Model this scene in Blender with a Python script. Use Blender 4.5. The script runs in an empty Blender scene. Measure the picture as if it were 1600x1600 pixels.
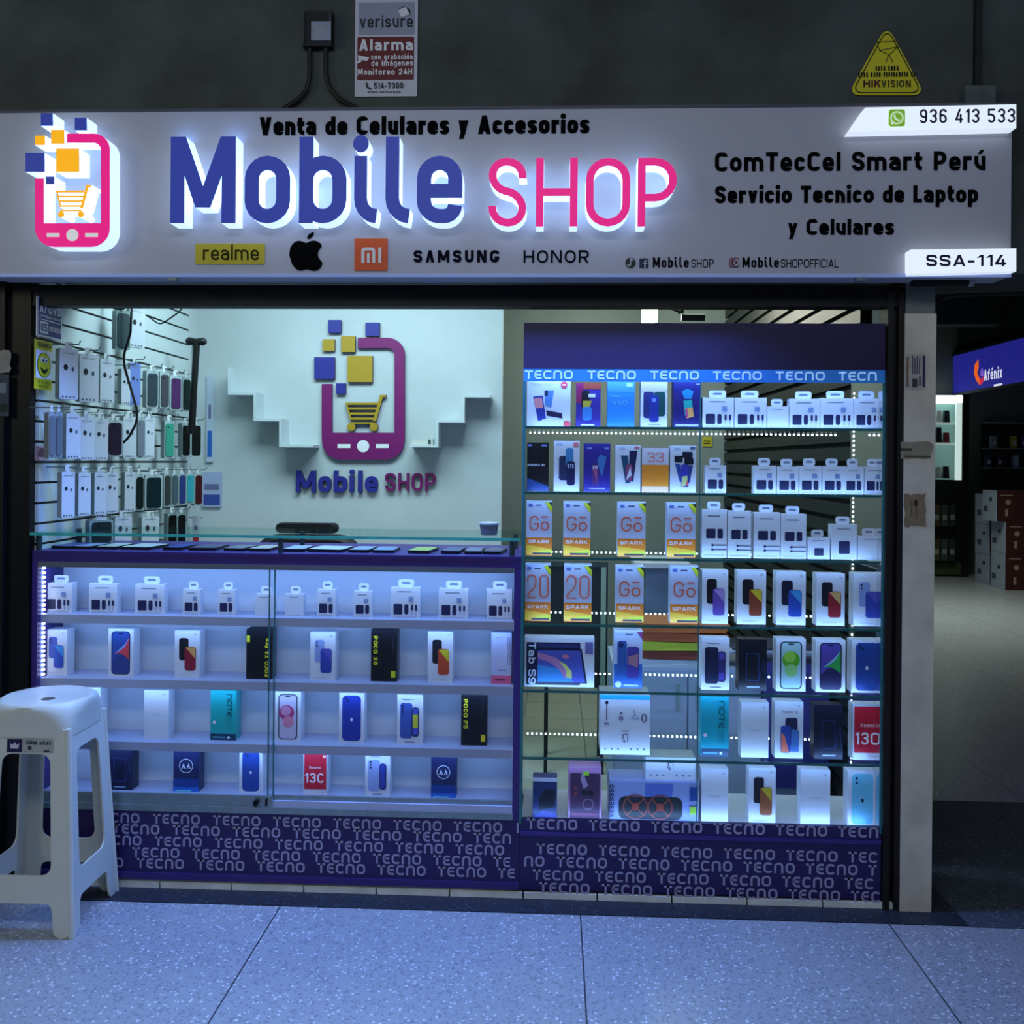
import bpy, bmesh, math, random
from mathutils import Matrix, Vector
random.seed(7)
SC = bpy.context.scene
COL = SC.collection

# ------------------------------------------------------------------ camera
F, YAW, ROLL, H = 1500.0, math.radians(2.52), math.radians(0.5), 1.37
CAM = Vector((0, -3.0, H))
FW = Vector((-math.sin(YAW), math.cos(YAW), 0)); RT = Vector((math.cos(YAW), math.sin(YAW), 0)); UP = Vector((0, 0, 1))
R2 = math.cos(ROLL) * RT + math.sin(ROLL) * UP
U2 = -math.sin(ROLL) * RT + math.cos(ROLL) * UP
cd = bpy.data.cameras.new('camera'); co = bpy.data.objects.new('camera', cd); COL.objects.link(co)
cd.sensor_width = 36; cd.lens = 36 * F / 1600; cd.shift_y = -80 / 1600; cd.clip_end = 60
co.matrix_world = Matrix(((R2.x, U2.x, -FW.x, CAM.x), (R2.y, U2.y, -FW.y, CAM.y), (R2.z, U2.z, -FW.z, CAM.z), (0, 0, 0, 1)))
SC.camera = co


def ray(px, py): return FW * F + R2 * (px - 800) + U2 * (720 - py)
def atY(px, py, Y):
    d = ray(px, py); return CAM + d * ((Y - CAM.y) / d.y)
def atX(px, py, X):
    d = ray(px, py); return CAM + d * ((X - CAM.x) / d.x)
def atZ(px, py, Z):
    d = ray(px, py); return CAM + d * ((Z - CAM.z) / d.z)


# ------------------------------------------------------------------ world, exposure, large lamps, added fill lights
SC.view_settings.view_transform = 'Standard'; SC.view_settings.look = 'None'
SC.view_settings.exposure = 0.0; SC.view_settings.gamma = 1.0
w = bpy.data.worlds.new('world'); SC.world = w; w.use_nodes = True
w.node_tree.nodes['Background'].inputs[0].default_value = (0.55, 0.68, 0.85, 1)
w.node_tree.nodes['Background'].inputs[1].default_value = 0.05


def area(name, loc, direction, sx, sy, power, col=(1, 1, 1), spread=180):
    l = bpy.data.lights.new(name, 'AREA'); l.shape = 'RECTANGLE'; l.size = sx; l.size_y = sy
    l.energy = power; l.color = col; l.spread = math.radians(spread)
    o = bpy.data.objects.new(name, l); o.location = loc
    o.rotation_euler = Vector(direction).to_track_quat('-Z', 'Y').to_euler(); COL.objects.link(o); return o


BLUE = (0.25, 0.46, 1.0)
area('corridor_fill', (-0.3, -3.4, 3.3), (0, 0.35, -1), 3.0, 0.6, 50, (0.74, 0.83, 1.0))  # unseen fill, added in place of ambient light on facade and floor
area('corridor_side_lamp', (-3.6, -2.6, 2.6), (0.8, 0.5, -0.7), 0.8, 0.8, 14, (0.95, 1.0, 0.75))
area('shop_ceiling_lamp', (-0.75, 0.62, 2.38), (0, 0.12, -1), 1.2, 0.5, 27, (0.60, 0.88, 1.0))
area('shop_rear_fill', (0.45, 1.9, 2.55), (0, 0, -1), 0.9, 0.3, 9, (0.88, 1.0, 0.86))  # added fill without a fixture, lifts the rear tiles and grey wall
area('far_corridor_fill', (3.3, 6.0, 3.1), (0, 0, -1), 1.5, 1.5, 56, (0.82, 0.92, 0.78), 118)  # unseen light added for the far floor, spread narrowed to spare the front


# ------------------------------------------------------------------ materials
def lin(h):
    if not isinstance(h, str): return tuple(h)
    h = h.lstrip('#'); v = [int(h[i:i + 2], 16) / 255 for i in (0, 2, 4)]
    return tuple(c / 12.92 if c <= .04045 else ((c + .055) / 1.055) ** 2.4 for c in v)


MATS = {}
def M(col, rough=.5, metal=0.0, emit=0.0, noise=0.0, nscale=8.0, spec=.4, name=None):
    key = (col, rough, metal, emit, noise, nscale, spec)
    if key in MATS: return MATS[key]
    m = bpy.data.materials.new(name or 'paint_' + str(col).strip('#')); m.use_nodes = True
    nt = m.node_tree; b = nt.nodes['Principled BSDF']; c = lin(col)
    b.inputs['Base Color'].default_value = (*c, 1); b.inputs['Roughness'].default_value = rough
    b.inputs['Metallic'].default_value = metal; b.inputs['Specular IOR Level'].default_value = spec
    if emit:
        b.inputs['Emission Color'].default_value = (*c, 1); b.inputs['Emission Strength'].default_value = emit
    if noise:
        tc = nt.nodes.new('ShaderNodeTexCoord'); n = nt.nodes.new('ShaderNodeTexNoise'); r = nt.nodes.new('ShaderNodeValToRGB')
        n.inputs['Scale'].default_value = nscale; n.inputs['Detail'].default_value = 6; n.inputs['Roughness'].default_value = .62
        nt.links.new(tc.outputs['Object'], n.inputs['Vector']); nt.links.new(n.outputs['Fac'], r.inputs['Fac'])
        r.color_ramp.elements[0].position = .3; r.color_ramp.elements[1].position = .7
        r.color_ramp.elements[0].color = (*[x * (1 - noise) for x in c], 1)
        r.color_ramp.elements[1].color = (*[min(1, x * (1 + noise)) for x in c], 1)
        nt.links.new(r.outputs['Color'], b.inputs['Base Color'])
    MATS[key] = m; return m


def glass_mat(name, tint=(1, 1, 1), refl=1.0):
    m = bpy.data.materials.new(name); m.use_nodes = True; nt = m.node_tree
    nt.nodes.remove(nt.nodes['Principled BSDF']); out = nt.nodes['Material Output']
    t = nt.nodes.new('ShaderNodeBsdfTransparent'); t.inputs[0].default_value = (*tint, 1)
    g = nt.nodes.new('ShaderNodeBsdfGlossy'); g.inputs['Roughness'].default_value = .02
    mx = nt.nodes.new('ShaderNodeMixShader'); mx.inputs[0].default_value = refl
    if refl == 1.0:
        f = nt.nodes.new('ShaderNodeFresnel'); f.inputs[0].default_value = 1.25; nt.links.new(f.outputs[0], mx.inputs[0])
    nt.links.new(t.outputs[0], mx.inputs[1]); nt.links.new(g.outputs[0], mx.inputs[2])
    nt.links.new(mx.outputs[0], out.inputs[0]); return m


def terrazzo(name, base, speck, dark, joint=True, rough=.32):
    m = bpy.data.materials.new(name); m.use_nodes = True; nt = m.node_tree; N = nt.nodes; L = nt.links
    b = N['Principled BSDF']; b.inputs['Roughness'].default_value = rough; b.inputs['Specular IOR Level'].default_value = .5 if joint else .2
    tc = N.new('ShaderNodeTexCoord')
    v = N.new('ShaderNodeTexVoronoi'); v.inputs['Scale'].default_value = 105
    v2 = N.new('ShaderNodeTexVoronoi'); v2.inputs['Scale'].default_value = 160
    n = N.new('ShaderNodeTexNoise'); n.inputs['Scale'].default_value = 2.2; n.inputs['Detail'].default_value = 5
    for x in (v, v2, n): L.new(tc.outputs['Object'], x.inputs['Vector'])
    sp = N.new('ShaderNodeSeparateColor'); L.new(v.outputs['Color'], sp.inputs[0])
    sp2 = N.new('ShaderNodeSeparateColor'); L.new(v2.outputs['Color'], sp2.inputs[0])
    def math_(op, a, bb):
        q = N.new('ShaderNodeMath'); q.operation = op
        for i, s in enumerate((a, bb)):
            if isinstance(s, (int, float)): q.inputs[i].default_value = s
            else: L.new(s, q.inputs[i])
        return q.outputs[0]
    def mix(fac, a, c):
        q = N.new('ShaderNodeMix'); q.data_type = 'RGBA'; L.new(fac, q.inputs[0])
        if isinstance(a, tuple): q.inputs[6].default_value = (*a, 1)
        else: L.new(a, q.inputs[6])
        q.inputs[7].default_value = (*c, 1); return q.outputs[2]
    white = math_('MULTIPLY', math_('GREATER_THAN', sp.outputs[0], .86), math_('LESS_THAN', v.outputs['Distance'], .42))
    blk = math_('MULTIPLY', math_('GREATER_THAN', sp2.outputs[1], .8), .6)
    lo = tuple(x * .80 for x in base)
    c = mix(n.outputs['Fac'], lo, base)
    c = mix(blk, c, dark)
    c = mix(math_('MULTIPLY', white, .8), c, speck)
    if joint:
        sx = N.new('ShaderNodeSeparateXYZ'); L.new(tc.outputs['Object'], sx.inputs[0])
        fx = math_('FRACT', math_('DIVIDE', math_('ADD', sx.outputs[0], 20 * .917 + .828), .917), 0)
        c = mix(math_('LESS_THAN', fx, .0045), c, (.03, .035, .05))
    L.new(c, b.inputs['Base Color']); return m


# ------------------------------------------------------------------ mesh builder
class MB:
    def __init__(s): s.v = []; s.f = []; s.m = []; s.mats = []
    def mi(s, mat):
        if mat not in s.mats: s.mats.append(mat)
        return s.mats.index(mat)
    def face(s, pts, mat):
        n = len(s.v); s.v += [tuple(p) for p in pts]; s.f.append(tuple(range(n, n + len(pts)))); s.m.append(s.mi(mat))
    def box(s, x0, x1, y0, y1, z0, z1, mat):
        n = len(s.v)
        s.v += [(x0, y0, z0), (x1, y0, z0), (x1, y1, z0), (x0, y1, z0), (x0, y0, z1), (x1, y0, z1), (x1, y1, z1), (x0, y1, z1)]
        for q in ((0, 3, 2, 1), (4, 5, 6, 7), (0, 1, 5, 4), (1, 2, 6, 5), (2, 3, 7, 6), (3, 0, 4, 7)):
            s.f.append(tuple(n + i for i in q)); s.m.append(s.mi(mat))
        return s
    def tube(s, pts, r, mat, n=8):
        pts = [Vector(p) for p in pts]; rings = []
        for i, p in enumerate(pts):
            t = (pts[min(i + 1, len(pts) - 1)] - pts[max(i - 1, 0)]).normalized()
            a = t.cross(Vector((0, 0, 1)))
            if a.length < .05: a = t.cross(Vector((0, 1, 0)))
            a.normalize(); b = t.cross(a); rr = r[i] if isinstance(r, (list, tuple)) else r
            k = len(s.v); rings.append(k)
            for j in range(n):
                q = p + (a * math.cos(2 * math.pi * j / n) + b * math.sin(2 * math.pi * j / n)) * rr; s.v.append(tuple(q))
        for i in range(len(rings) - 1):
            for j in range(n):
                s.f.append((rings[i] + j, rings[i] + (j + 1) % n, rings[i + 1] + (j + 1) % n, rings[i + 1] + j)); s.m.append(s.mi(mat))
        for k in (rings[0], rings[-1]):
            s.f.append(tuple(k + j for j in range(n))); s.m.append(s.mi(mat))
        return s
    def loft(s, rings, mat, cap=True):
        ks = []
        for r in rings: ks.append(len(s.v)); s.v += [tuple(p) for p in r]
        n = len(rings[0])
        for a, b in zip(ks, ks[1:]):
            for j in range(n):
                s.f.append((a + j, a + (j + 1) % n, b + (j + 1) % n, b + j)); s.m.append(s.mi(mat))
        if cap:
            s.f.append(tuple(ks[0] + j for j in range(n))[::-1]); s.m.append(s.mi(mat))
            s.f.append(tuple(ks[-1] + j for j in range(n))); s.m.append(s.mi(mat))
        return s
    def prism(s, poly, to3, d, mf, ms=None, back=False):
        """polygon in 2-D, front at to3(x,y,0), extruded to to3(x,y,d)"""
        s.face([to3(x, y, 0) for x, y in poly], mf)
        if d:
            for i in range(len(poly)):
                a, b = poly[i], poly[(i + 1) % len(poly)]
                s.face([to3(*a, 0), to3(*b, 0), to3(*b, d), to3(*a, d)], ms or mf)
            if back: s.face([to3(x, y, d) for x, y in poly][::-1], ms or mf)
        return s
    def build(s, name, parent=None, loc=None, smooth=False, label=None):
        off = Vector(loc) if loc is not None else Vector((0, 0, 0))
        me = bpy.data.meshes.new(name); me.from_pydata([tuple(Vector(p) - off) for p in s.v], [], s.f)
        for m in s.mats: me.materials.append(m)
        me.polygons.foreach_set('material_index', s.m)
        bm = bmesh.new(); bm.from_mesh(me); bmesh.ops.remove_doubles(bm, verts=bm.verts, dist=1e-6)
        bmesh.ops.recalc_face_normals(bm, faces=bm.faces); bm.to_mesh(me); bm.free()
        if smooth:
            me.polygons.foreach_set('use_smooth', [True] * len(me.polygons))
            try: me.set_sharp_from_angle(angle=math.radians(40))
            except Exception: pass
        o = bpy.data.objects.new(name, me); COL.objects.link(o)
        if parent is not None: o.parent = parent
        elif loc is not None: o.location = off
        if label: o['label'] = label
        return o


LABELS = {}
def tag(o, label, cat, group=None):
    o['label'] = label; o['category'] = cat
    if group: o['group'] = group
    if label in LABELS: print('DUPLABEL', label)
    LABELS[label] = 1
    n = len(label.split())
    if n < 4 or n > 16: print('LABELLEN', n, label)
    return o
def thing(name, label, cat, loc, group=None, rz=0):
    o = bpy.data.objects.new(name, None); o.empty_display_size = .05; COL.objects.link(o)
    o.location = loc; o.rotation_euler.z = rz; return tag(o, label, cat, group)
def struct(o, label=None):
    o['kind'] = 'structure'
    if label: o['label'] = label
    return o


# ------------------------------------------------------------------ stroke lettering
def rpath(pts, rad, closed=False, n=5):
    P = [Vector((p[0], p[1])) for p in pts]; out = []; m = len(P)
    for i, p in enumerate(P):
        if not closed and i in (0, m - 1): out.append(p.copy()); continue
        a, b = P[i - 1] - p, P[(i + 1) % m] - p
        la = a.length * (1 if (not closed and i == 1) else .5); lb = b.length * (1 if (not closed and i == m - 2) else .5)
        ang = a.angle(b) if a.length and b.length else math.pi
        if ang > 3.1: out.append(p.copy()); continue
        t = min(rad / math.tan(ang / 2), la, lb)
        s, e = p + a.normalized() * t, p + b.normalized() * t
        for k in range(n + 1):
            u = k / n; c = .45
            # cubic that imitates a circular corner
            q = s * (1 - u) ** 3 + (s + (p - s) * .56) * 3 * u * (1 - u) ** 2 + (e + (p - e) * .56) * 3 * u * u * (1 - u) + e * u ** 3
            out.append(q)
    res = [out[0]]
    for q in out[1:]:
        if (q - res[-1]).length > 1e-5: res.append(q)
    if closed and (res[0] - res[-1]).length < 1e-5: res.pop()
    return res


def ribbon(pts, w, closed=False):
    n = len(pts); Lp = []; Rp = []
    for i, p in enumerate(pts):
        if closed: a, b = pts[i - 1], pts[(i + 1) % n]
        else: a, b = pts[max(i - 1, 0)], pts[min(i + 1, n - 1)]
        t1 = (p - a).normalized() if (p - a).length > 1e-9 else (b - p).normalized()
        t2 = (b - p).normalized() if (b - p).length > 1e-9 else t1
        t = t1 + t2; t = t.normalized() if t.length > 1e-6 else t1
        nn = Vector((-t.y, t.x)); k = 1 / max(.4, nn.dot(Vector((-t1.y, t1.x))))
        Lp.append(p + nn * w / 2 * k); Rp.append(p - nn * w / 2 * k)
    return ('R', Lp, Rp, closed)


XH = .74
def glyph(ch, wf, w, rad, tails=False, tecno=False, xh=XH):
    """shapes of one character, cap height 1, outer width W"""
    S = []
    base = {'I': .0, 'l': .0, 'i': .0, '.': .0, ':': 0, '1': .36, 'j': .2, 'f': .38, 't': .38, 'r': .40, ' ': .3, '-': .36, 'M': .80, 'm': .92, 'W': .98, 'w': .84,
            'E': .52, 'F': .5, 'L': .48, 'T': .58, 'J': .48, 's': .50, 'c': .50, 'z': .48, '+': .5, 'A': .68, 'V': .66, 'G': .64, 'O': .66, 'Q': .66, 'C': .6, 'N': .64, 'H': .62, 'o': .56}
    acc = {'ú': 'u', 'ó': 'o', 'á': 'a', 'é': 'e', 'í': 'i', 'ō': 'o'}
    accent = None
    if ch in acc: accent = ch; ch = acc[ch]
    b0 = base.get(ch, .60 if (ch.isupper() or ch.isdigit()) else .54)
    W = max(b0 * wf, w) if b0 else w
    if tails and ch in 'il': W = w * 1.75
    if ch == ' ': return [], .3 * wf
    L, R, T, B, X = w / 2, W - w / 2, 1 - w / 2, w / 2, xh - w / 2
    m = W / 2; h = .52
    P = lambda *p: S.append(ribbon([Vector(q) for q in p], w))
    RP = lambda *p: S.append(ribbon(rpath(p, rad), w))
    CP = lambda *p: S.append(ribbon(rpath(p, rad, True), w, True))
    def D(x0, y0, x1, y1, k=1.0):
        dy = abs(y1 - y0) or 1e-6; hw = w * k / 2 * math.hypot(x1 - x0, dy) / dy
        S.append(('Q', [Vector((x0 - hw, y0)), Vector((x0 + hw, y0)), Vector((x1 + hw, y1)), Vector((x1 - hw, y1))]))
    def dot(x, y, r): S.append(('Q', [Vector((x + r * math.cos(a * math.pi / 8), y + r * math.sin(a * math.pi / 8))) for a in range(16)]))
    q = w * .56
    if tecno and ch == 'N': RP((L, 0), (L, T), (R, T), (R, 0)); return S, W
    if tecno and ch == 'E':
        RP((W, T), (L, T), (L, B), (W, B)); P((L, h), (W * .92, h)); return S, W
    if ch == 'A':
        D(q, 0, m, 1); D(W - q, 0, m, 1); P((W * .22, .27), (W * .78, .27))
    elif ch == 'Λ': D(q, 0, m, 1); D(W - q, 0, m, 1)
    elif ch == 'B': P((L, 0), (L, 1)); RP((L, T), (R - .02, T), (R - .02, h), (L, h)); RP((L, h), (R, h), (R, B), (L, B))
    elif ch == 'C': RP((R, .77), (R, T), (L, T), (L, B), (R, B), (R, .23))
    elif ch == 'D': P((L, 0), (L, 1)); RP((L, T), (R, T), (R, B), (L, B))
    elif ch == 'E': P((L, 0), (L, 1)); P((L, T), (W, T)); P((L, h), (W * .92, h)); P((L, B), (W, B))
    elif ch == 'F': P((L, 0), (L, 1)); P((L, T), (W, T)); P((L, h), (W * .9, h))
    elif ch == 'G': RP((R, .70), (R, T), (L, T), (L, B), (R, B), (R, .5)); P((m, .5 - B), (W, .5 - B))
    elif ch == 'H': P((L, 0), (L, 1)); P((R, 0), (R, 1)); P((L, h - .02), (R, h - .02))
    elif ch == 'I': P((L, 0), (L, 1))
    elif ch == 'J': RP((R, 1), (R, B), (L, B), (L, .3))
    elif ch == 'K': P((L, 0), (L, 1)); D(L, .38, R, 1); D(m, .55, R, 0)
    elif ch == 'L': P((L, 0), (L, 1)); P((L, B), (W, B))
    elif ch == 'M': P((L, 0), (L, 1)); P((R, 0), (R, 1)); D(q, 1, m, .18); D(W - q, 1, m, .18)
    elif ch == 'N': P((L, 0), (L, 1)); P((R, 0), (R, 1)); D(q, 1, W - q, 0)
    elif ch in 'O0': CP((L, B), (R, B), (R, T), (L, T))
    elif ch == 'P': P((L, 0), (L, 1)); RP((L, T), (R, T), (R, .42), (L, .42))
    elif ch == 'Q': CP((L, B), (R, B), (R, T), (L, T)); D(m, .3, R, 0)
    elif ch == 'R': P((L, 0), (L, 1)); RP((L, T), (R, T), (R, .45), (L, .45)); D(m, .45, W - q, 0)
    elif ch == 'S': RP((R, .70), (R, T), (L, T), (L, .56), (R, .46), (R, B), (L, B), (L, .30))
    elif ch == 'T': P((0, T), (W, T)); P((m, 0), (m, 1))
    elif ch == 'U': RP((L, 1), (L, B), (R, B), (R, 1))
    elif ch == 'V': D(q, 1, m, 0); D(W - q, 1, m, 0)
    elif ch == 'W': D(q, 1, W * .28, 0); D(W * .28, 0, m, .9); D(m, .9, W * .72, 0); D(W * .72, 0, W - q, 1)
    elif ch == 'X': D(q, 0, W - q, 1); D(q, 1, W - q, 0)
    elif ch == 'Y': D(q, 1, m, .42); D(W - q, 1, m, .42); P((m, 0), (m, .46))
    elif ch == 'Z': P((0, T), (W, T)); P((0, B), (W, B)); D(q, w, W - q, 1 - w)
    elif ch == '1': P((R, 0), (R, 1)); D(q, .74, R, .98, .8)
    elif ch == '2': RP((L, .70), (L, T), (R, T), (R, .50), (q, .16)); P((0, B), (W, B)); D(q, B, q + .04, .2)
    elif ch == '3': RP((L, .74), (L, T), (R, T), (R, h), (W * .36, h)); RP((W * .36, h), (R, h), (R, B), (L, B), (L, .26))
    elif ch == '4': P((W * .72, 0), (W * .72, .62)); D(W * .62, 1, q, .26); P((0, .24), (W, .24))
    elif ch == '5': P((L, T), (W * .95, T)); P((L, 1), (L, .5)); RP((L, .58), (R, .58), (R, B), (L, B), (L, .24))
    elif ch == '6': RP((R, .76), (R, T), (L, T), (L, B), (R, B), (R, .56), (L, .56))
    elif ch == '7': P((0, T), (W, T)); D(W * .35, 0, W - q, 1 - w)
    elif ch == '8': CP((L, h), (R, h), (R, T), (L, T)); CP((L, B), (R, B), (R, h), (L, h))
    elif ch == '9': RP((L, .24), (L, B), (R, B), (R, T), (L, T), (L, .44), (R, .44))
    elif ch == 'a': RP((L, xh * .74), (L, X), (R, X), (R, 0)); CP((R, xh * .56), (L, xh * .56), (L, B), (R, B))
    elif ch == 'b': P((L, 0), (L, 1)); CP((L, B), (R, B), (R, X), (L, X))
    elif ch == 'c': RP((R, xh * .66), (R, X), (L, X), (L, B), (R, B), (R, xh * .34))
    elif ch == 'd': P((R, 0), (R, 1)); CP((L, B), (R, B), (R, X), (L, X))
    elif ch == 'e': P((L, xh * .48), (R, xh * .48)); RP((R, xh * .48 - w / 2), (R, X), (L, X), (L, B), (R, B), (R, xh * .27))
    elif ch == 'f': RP((W * .4, 0), (W * .4, T), (W, T)); P((0, X), (W, X))
    elif ch == 'g': CP((L, B), (R, B), (R, X), (L, X)); RP((R, X), (R, -.24), (L, -.24))
    elif ch == 'h': P((L, 0), (L, 1)); RP((L, X), (R, X), (R, 0))
    elif ch == 'i':
        if tails: RP((L, xh), (L, B), (W, B)); dot(L, .92, w * .62)
        else: P((L, 0), (L, xh)); dot(L, .93, w * .6)
    elif ch == 'j': RP((R, xh), (R, -.2), (0, -.2)); dot(R, .93, w * .6)
    elif ch == 'k': P((L, 0), (L, 1)); D(L, .24, W - q, xh); D(m, .42, W - q, 0)
    elif ch == 'l':
        if tails: RP((L, 1), (L, B), (W, B))
        else: P((L, 0), (L, 1))
    elif ch == 'm':
        P((L, 0), (L, xh))
        for a_, b_ in ((L, m), (m, R)): S.append(ribbon(rpath([(a_, X), (b_, X), (b_, 0)], min(rad, .2)), w))
    elif ch == 'n': P((L, 0), (L, xh)); RP((L, X), (R, X), (R, 0))
    elif ch == 'o': CP((L, B), (R, B), (R, X), (L, X))
    elif ch == 'p': P((L, -.26), (L, xh)); CP((L, B), (R, B), (R, X), (L, X))
    elif ch == 'q': P((R, -.26), (R, xh)); CP((L, B), (R, B), (R, X), (L, X))
    elif ch == 'r': P((L, 0), (L, xh)); RP((L, X * .8), (L, X), (W, X))
    elif ch == 's': RP((R, xh * .72), (R, X), (L, X), (L, xh * .55), (R, xh * .46), (R, B), (L, B), (L, xh * .28))
    elif ch == 't': RP((W * .4, .96), (W * .4, B), (W, B)); P((0, X), (W, X))
    elif ch == 'u': P((R, 0), (R, xh)); RP((L, xh), (L, B), (R, B))
    elif ch == 'v': D(q, xh, m, 0); D(W - q, xh, m, 0)
    elif ch == 'w': D(q, xh, W * .28, 0); D(W * .28, 0, m, xh); D(m, xh, W * .72, 0); D(W * .72, 0, W - q, xh)
    elif ch == 'x': D(q, 0, W - q, xh); D(q, xh, W - q, 0)
    elif ch == 'y': D(q, xh, m, 0); D(W - q, xh, W * .3, -.26)
    elif ch == 'z': P((0, X), (W, X)); P((0, B), (W, B)); D(q, w, W - q, xh - w)
    elif ch == '-': P((0, .42), (W, .42))
    elif ch == '.': dot(L, L, L)
    elif ch == '+': P((0, .45), (W, .45)); P((m, .2), (m, .7))
    if accent == 'ō': P((W * .1, .93), (W * .9, .93))
    elif accent: D(m - .02, .84, m + .12, 1.06, .8)
    return S, W


def word(s, x0, x1, y0, cap, w=.15, rad=.3, gap=None, **kw):
    """lettering shapes in plane units: baseline y0, cap height cap, fitted to x0..x1"""
    gap = gap if gap is not None else .10 + w * .35
    target = (x1 - x0) / cap
    lo, hi = .1, 4.0
    for _ in range(24):
        wf = (lo + hi) / 2
        tot = sum(glyph(c, wf, w, rad, **kw)[1] for c in s) + gap * (len(s) - 1)
        if tot < target: lo = wf
        else: hi = wf
    out = []; x = 0; sx = min(1.0, target / tot) if tot > target * 1.01 else 1
    for c in s:
        g, W = glyph(c, wf, w, rad, **kw)
        f = lambda p: Vector((x0 + (p.x + x) * cap * sx, y0 + p.y * cap))
        for e in g:
            if e[0] == 'Q': out.append(('Q', [f(p) for p in e[1]]))
            else: out.append(('R', [f(p) for p in e[1]], [f(p) for p in e[2]], e[3]))
        x += W + gap
    return out


def emit(mb, shapes, to3, mat, d=0.0, sides=None, front=True):
    sides = sides or mat
    for ii, e in enumerate(shapes):
        z0 = -.00012 * (ii % 5)
        if e[0] == 'Q':
            p = e[1]
            if front: mb.face([to3(v.x, v.y, z0) for v in p], mat)
            if d:
                for i in range(len(p)):
                    a, b = p[i], p[(i + 1) % len(p)]
                    mb.face([to3(a.x, a.y, 0), to3(b.x, b.y, 0), to3(b.x, b.y, d), to3(a.x, a.y, d)], sides)
        else:
            Lp, Rp, cl = e[1], e[2], e[3]; n = len(Lp)
            for i in range(n if cl else n - 1):
                j = (i + 1) % n
                if front: mb.face([to3(v.x, v.y, z0) for v in (Lp[i], Lp[j], Rp[j], Rp[i])], mat)
                if d:
                    for q in (Lp, Rp): mb.face([to3(q[i].x, q[i].y, 0), to3(q[j].x, q[j].y, 0), to3(q[j].x, q[j].y, d), to3(q[i].x, q[i].y, d)], sides)
            if d and not cl:
                for i in (0, n - 1):
                    a, b = Lp[i], Rp[i]; mb.face([to3(a.x, a.y, 0), to3(b.x, b.y, 0), to3(b.x, b.y, d), to3(a.x, a.y, d)], sides)


def rrect(x0, x1, y0, y1, r, n=4):
    return [(p.x, p.y) for p in rpath([(x0, y0), (x1, y0), (x1, y1), (x0, y1)], r, True, n)]
def ellipse(cx, cy, rx, ry, n=20): return [(cx + rx * math.cos(2 * math.pi * i / n), cy + ry * math.sin(2 * math.pi * i / n)) for i in range(n)]
def planeY(Y): return lambda x, y, d: (x, Y + d, y)
def pxY(Y):
    """pixel rectangle corner -> (x,z) on plane Y"""
    return lambda px, py: (atY(px, py, Y).x, atY(px, py, Y).z)


BLACK = M('#050506', .5, name='black_paint'); VINYL = M('#030304', .85, spec=.08, name='black_vinyl')
DARKMETAL = M('#0b0c0e', .45, .3, name='dark_metal')
GLASS = glass_mat('clear_glass', (.96, .985, .98))
SHELFGLASS = glass_mat('shelf_glass', (.92, .975, .96), .035)
GEDGE = M('#2f6f74', .25, noise=.15, nscale=20, name='green_glass_edge')
TOPEDGE = M('#3fa390', .25, noise=.15, nscale=20, name='top_glass_edge')
LEDW = M('#e4efff', .5, emit=6.0, name='led_dot')
PURPLE = M('#3a2a70', .38, noise=.08, nscale=5, name='purple_laminate')
DPURPLE = M('#2b205a', .4, noise=.1, nscale=5, name='dark_purple_print')
TECNOGREY = M('#a09cc0', .5, name='grey_print')
WHITE = M('#d9dade', .45, name='white_card')
ALU = M('#8b9a9c', .35, .6, noise=.12, nscale=30, name='aluminium')
# ------------------------------------------------------------------ the setting
MF = terrazzo('terrazzo_light', (.37, .39, .42), (.72, .74, .78), (.17, .18, .21))
MB_ = terrazzo('terrazzo_dark', (.085, .10, .125), (.2, .23, .27), (.04, .05, .065), False, .6)
MS = terrazzo('border_terrazzo', (.030, .036, .050), (.08, .09, .11), (.012, .015, .02), False, .45)
CONC = M((.078, .088, .083), .85, noise=.42, nscale=2.6, name='bare_concrete')
mb = MB(); mb.face([(-7, -9, 0), (9, -9, 0), (9, 14, 0), (-7, 14, 0)], MF); struct(mb.build('floor'))
mb = MB(); mb.box(1.2405, 8.9, -.10, .985, -.01, .0015, MB_); struct(mb.build('trim_1'))
mb = MB(); mb.box(-4.5, 1.24, -.095, .05, -.01, .003, MS); mb.box(1.0, 1.24, .05, 2.6, -.01, .003, MS); struct(mb.build('trim_2'))
mb = MB(); SILL = M('#dfe3dd', .5, noise=.2, nscale=9, name='sill_tile')
for i in range(12):
    x = -1.70 + i * .2310
    mb.box(x, min(x + .226, 1.066), -.002, .09, 0, .022, SILL)
struct(mb.build('trim_3'))
mb = MB(); mb.box(-5, 9, 0, .3, 1.955, 3.6, CONC); struct(mb.build('wall_front'))
mb = MB(); mb.box(-5, -1.745, .05, .30, 0, 1.955, M('#15181a', .8, noise=.3, nscale=4, name='dark_side_wall')); struct(mb.build('wall_front_left'))
mb = MB()
SW = M('#c9cfcf', .6, noise=.05, nscale=3, name='white_wall')
mb.box(-1.74, -1.675, .022, 3.2, 0, 2.6, SW); struct(mb.build('wall_left'))
pA, pB = atY(318, 600, 1.45), atY(785, 600, 1.45)
WB = M('#c3cbcb', .6, noise=.07, nscale=2.5, name='painted_partition')
mb = MB(); mb.box(-1.675, pB.x, 1.45, 1.52, 0, 2.6, WB); struct(mb.build('wall_back'))
mb = MB(); mb.box(pB.x - .2, 1.25, 3.0, 3.1, 0, 2.6, M('#8b9b98', .7, noise=.08, nscale=2, name='grey_wall')); struct(mb.build('wall_rear'))
mb = MB(); mb.box(-1.74, 1.25, .3, 3.1, 2.6, 2.65, SW); struct(mb.build('ceiling'))
TILE = M('#b2b9aa', .4, noise=.06, nscale=3, name='shop_floor_tile')
mb = MB()
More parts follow.
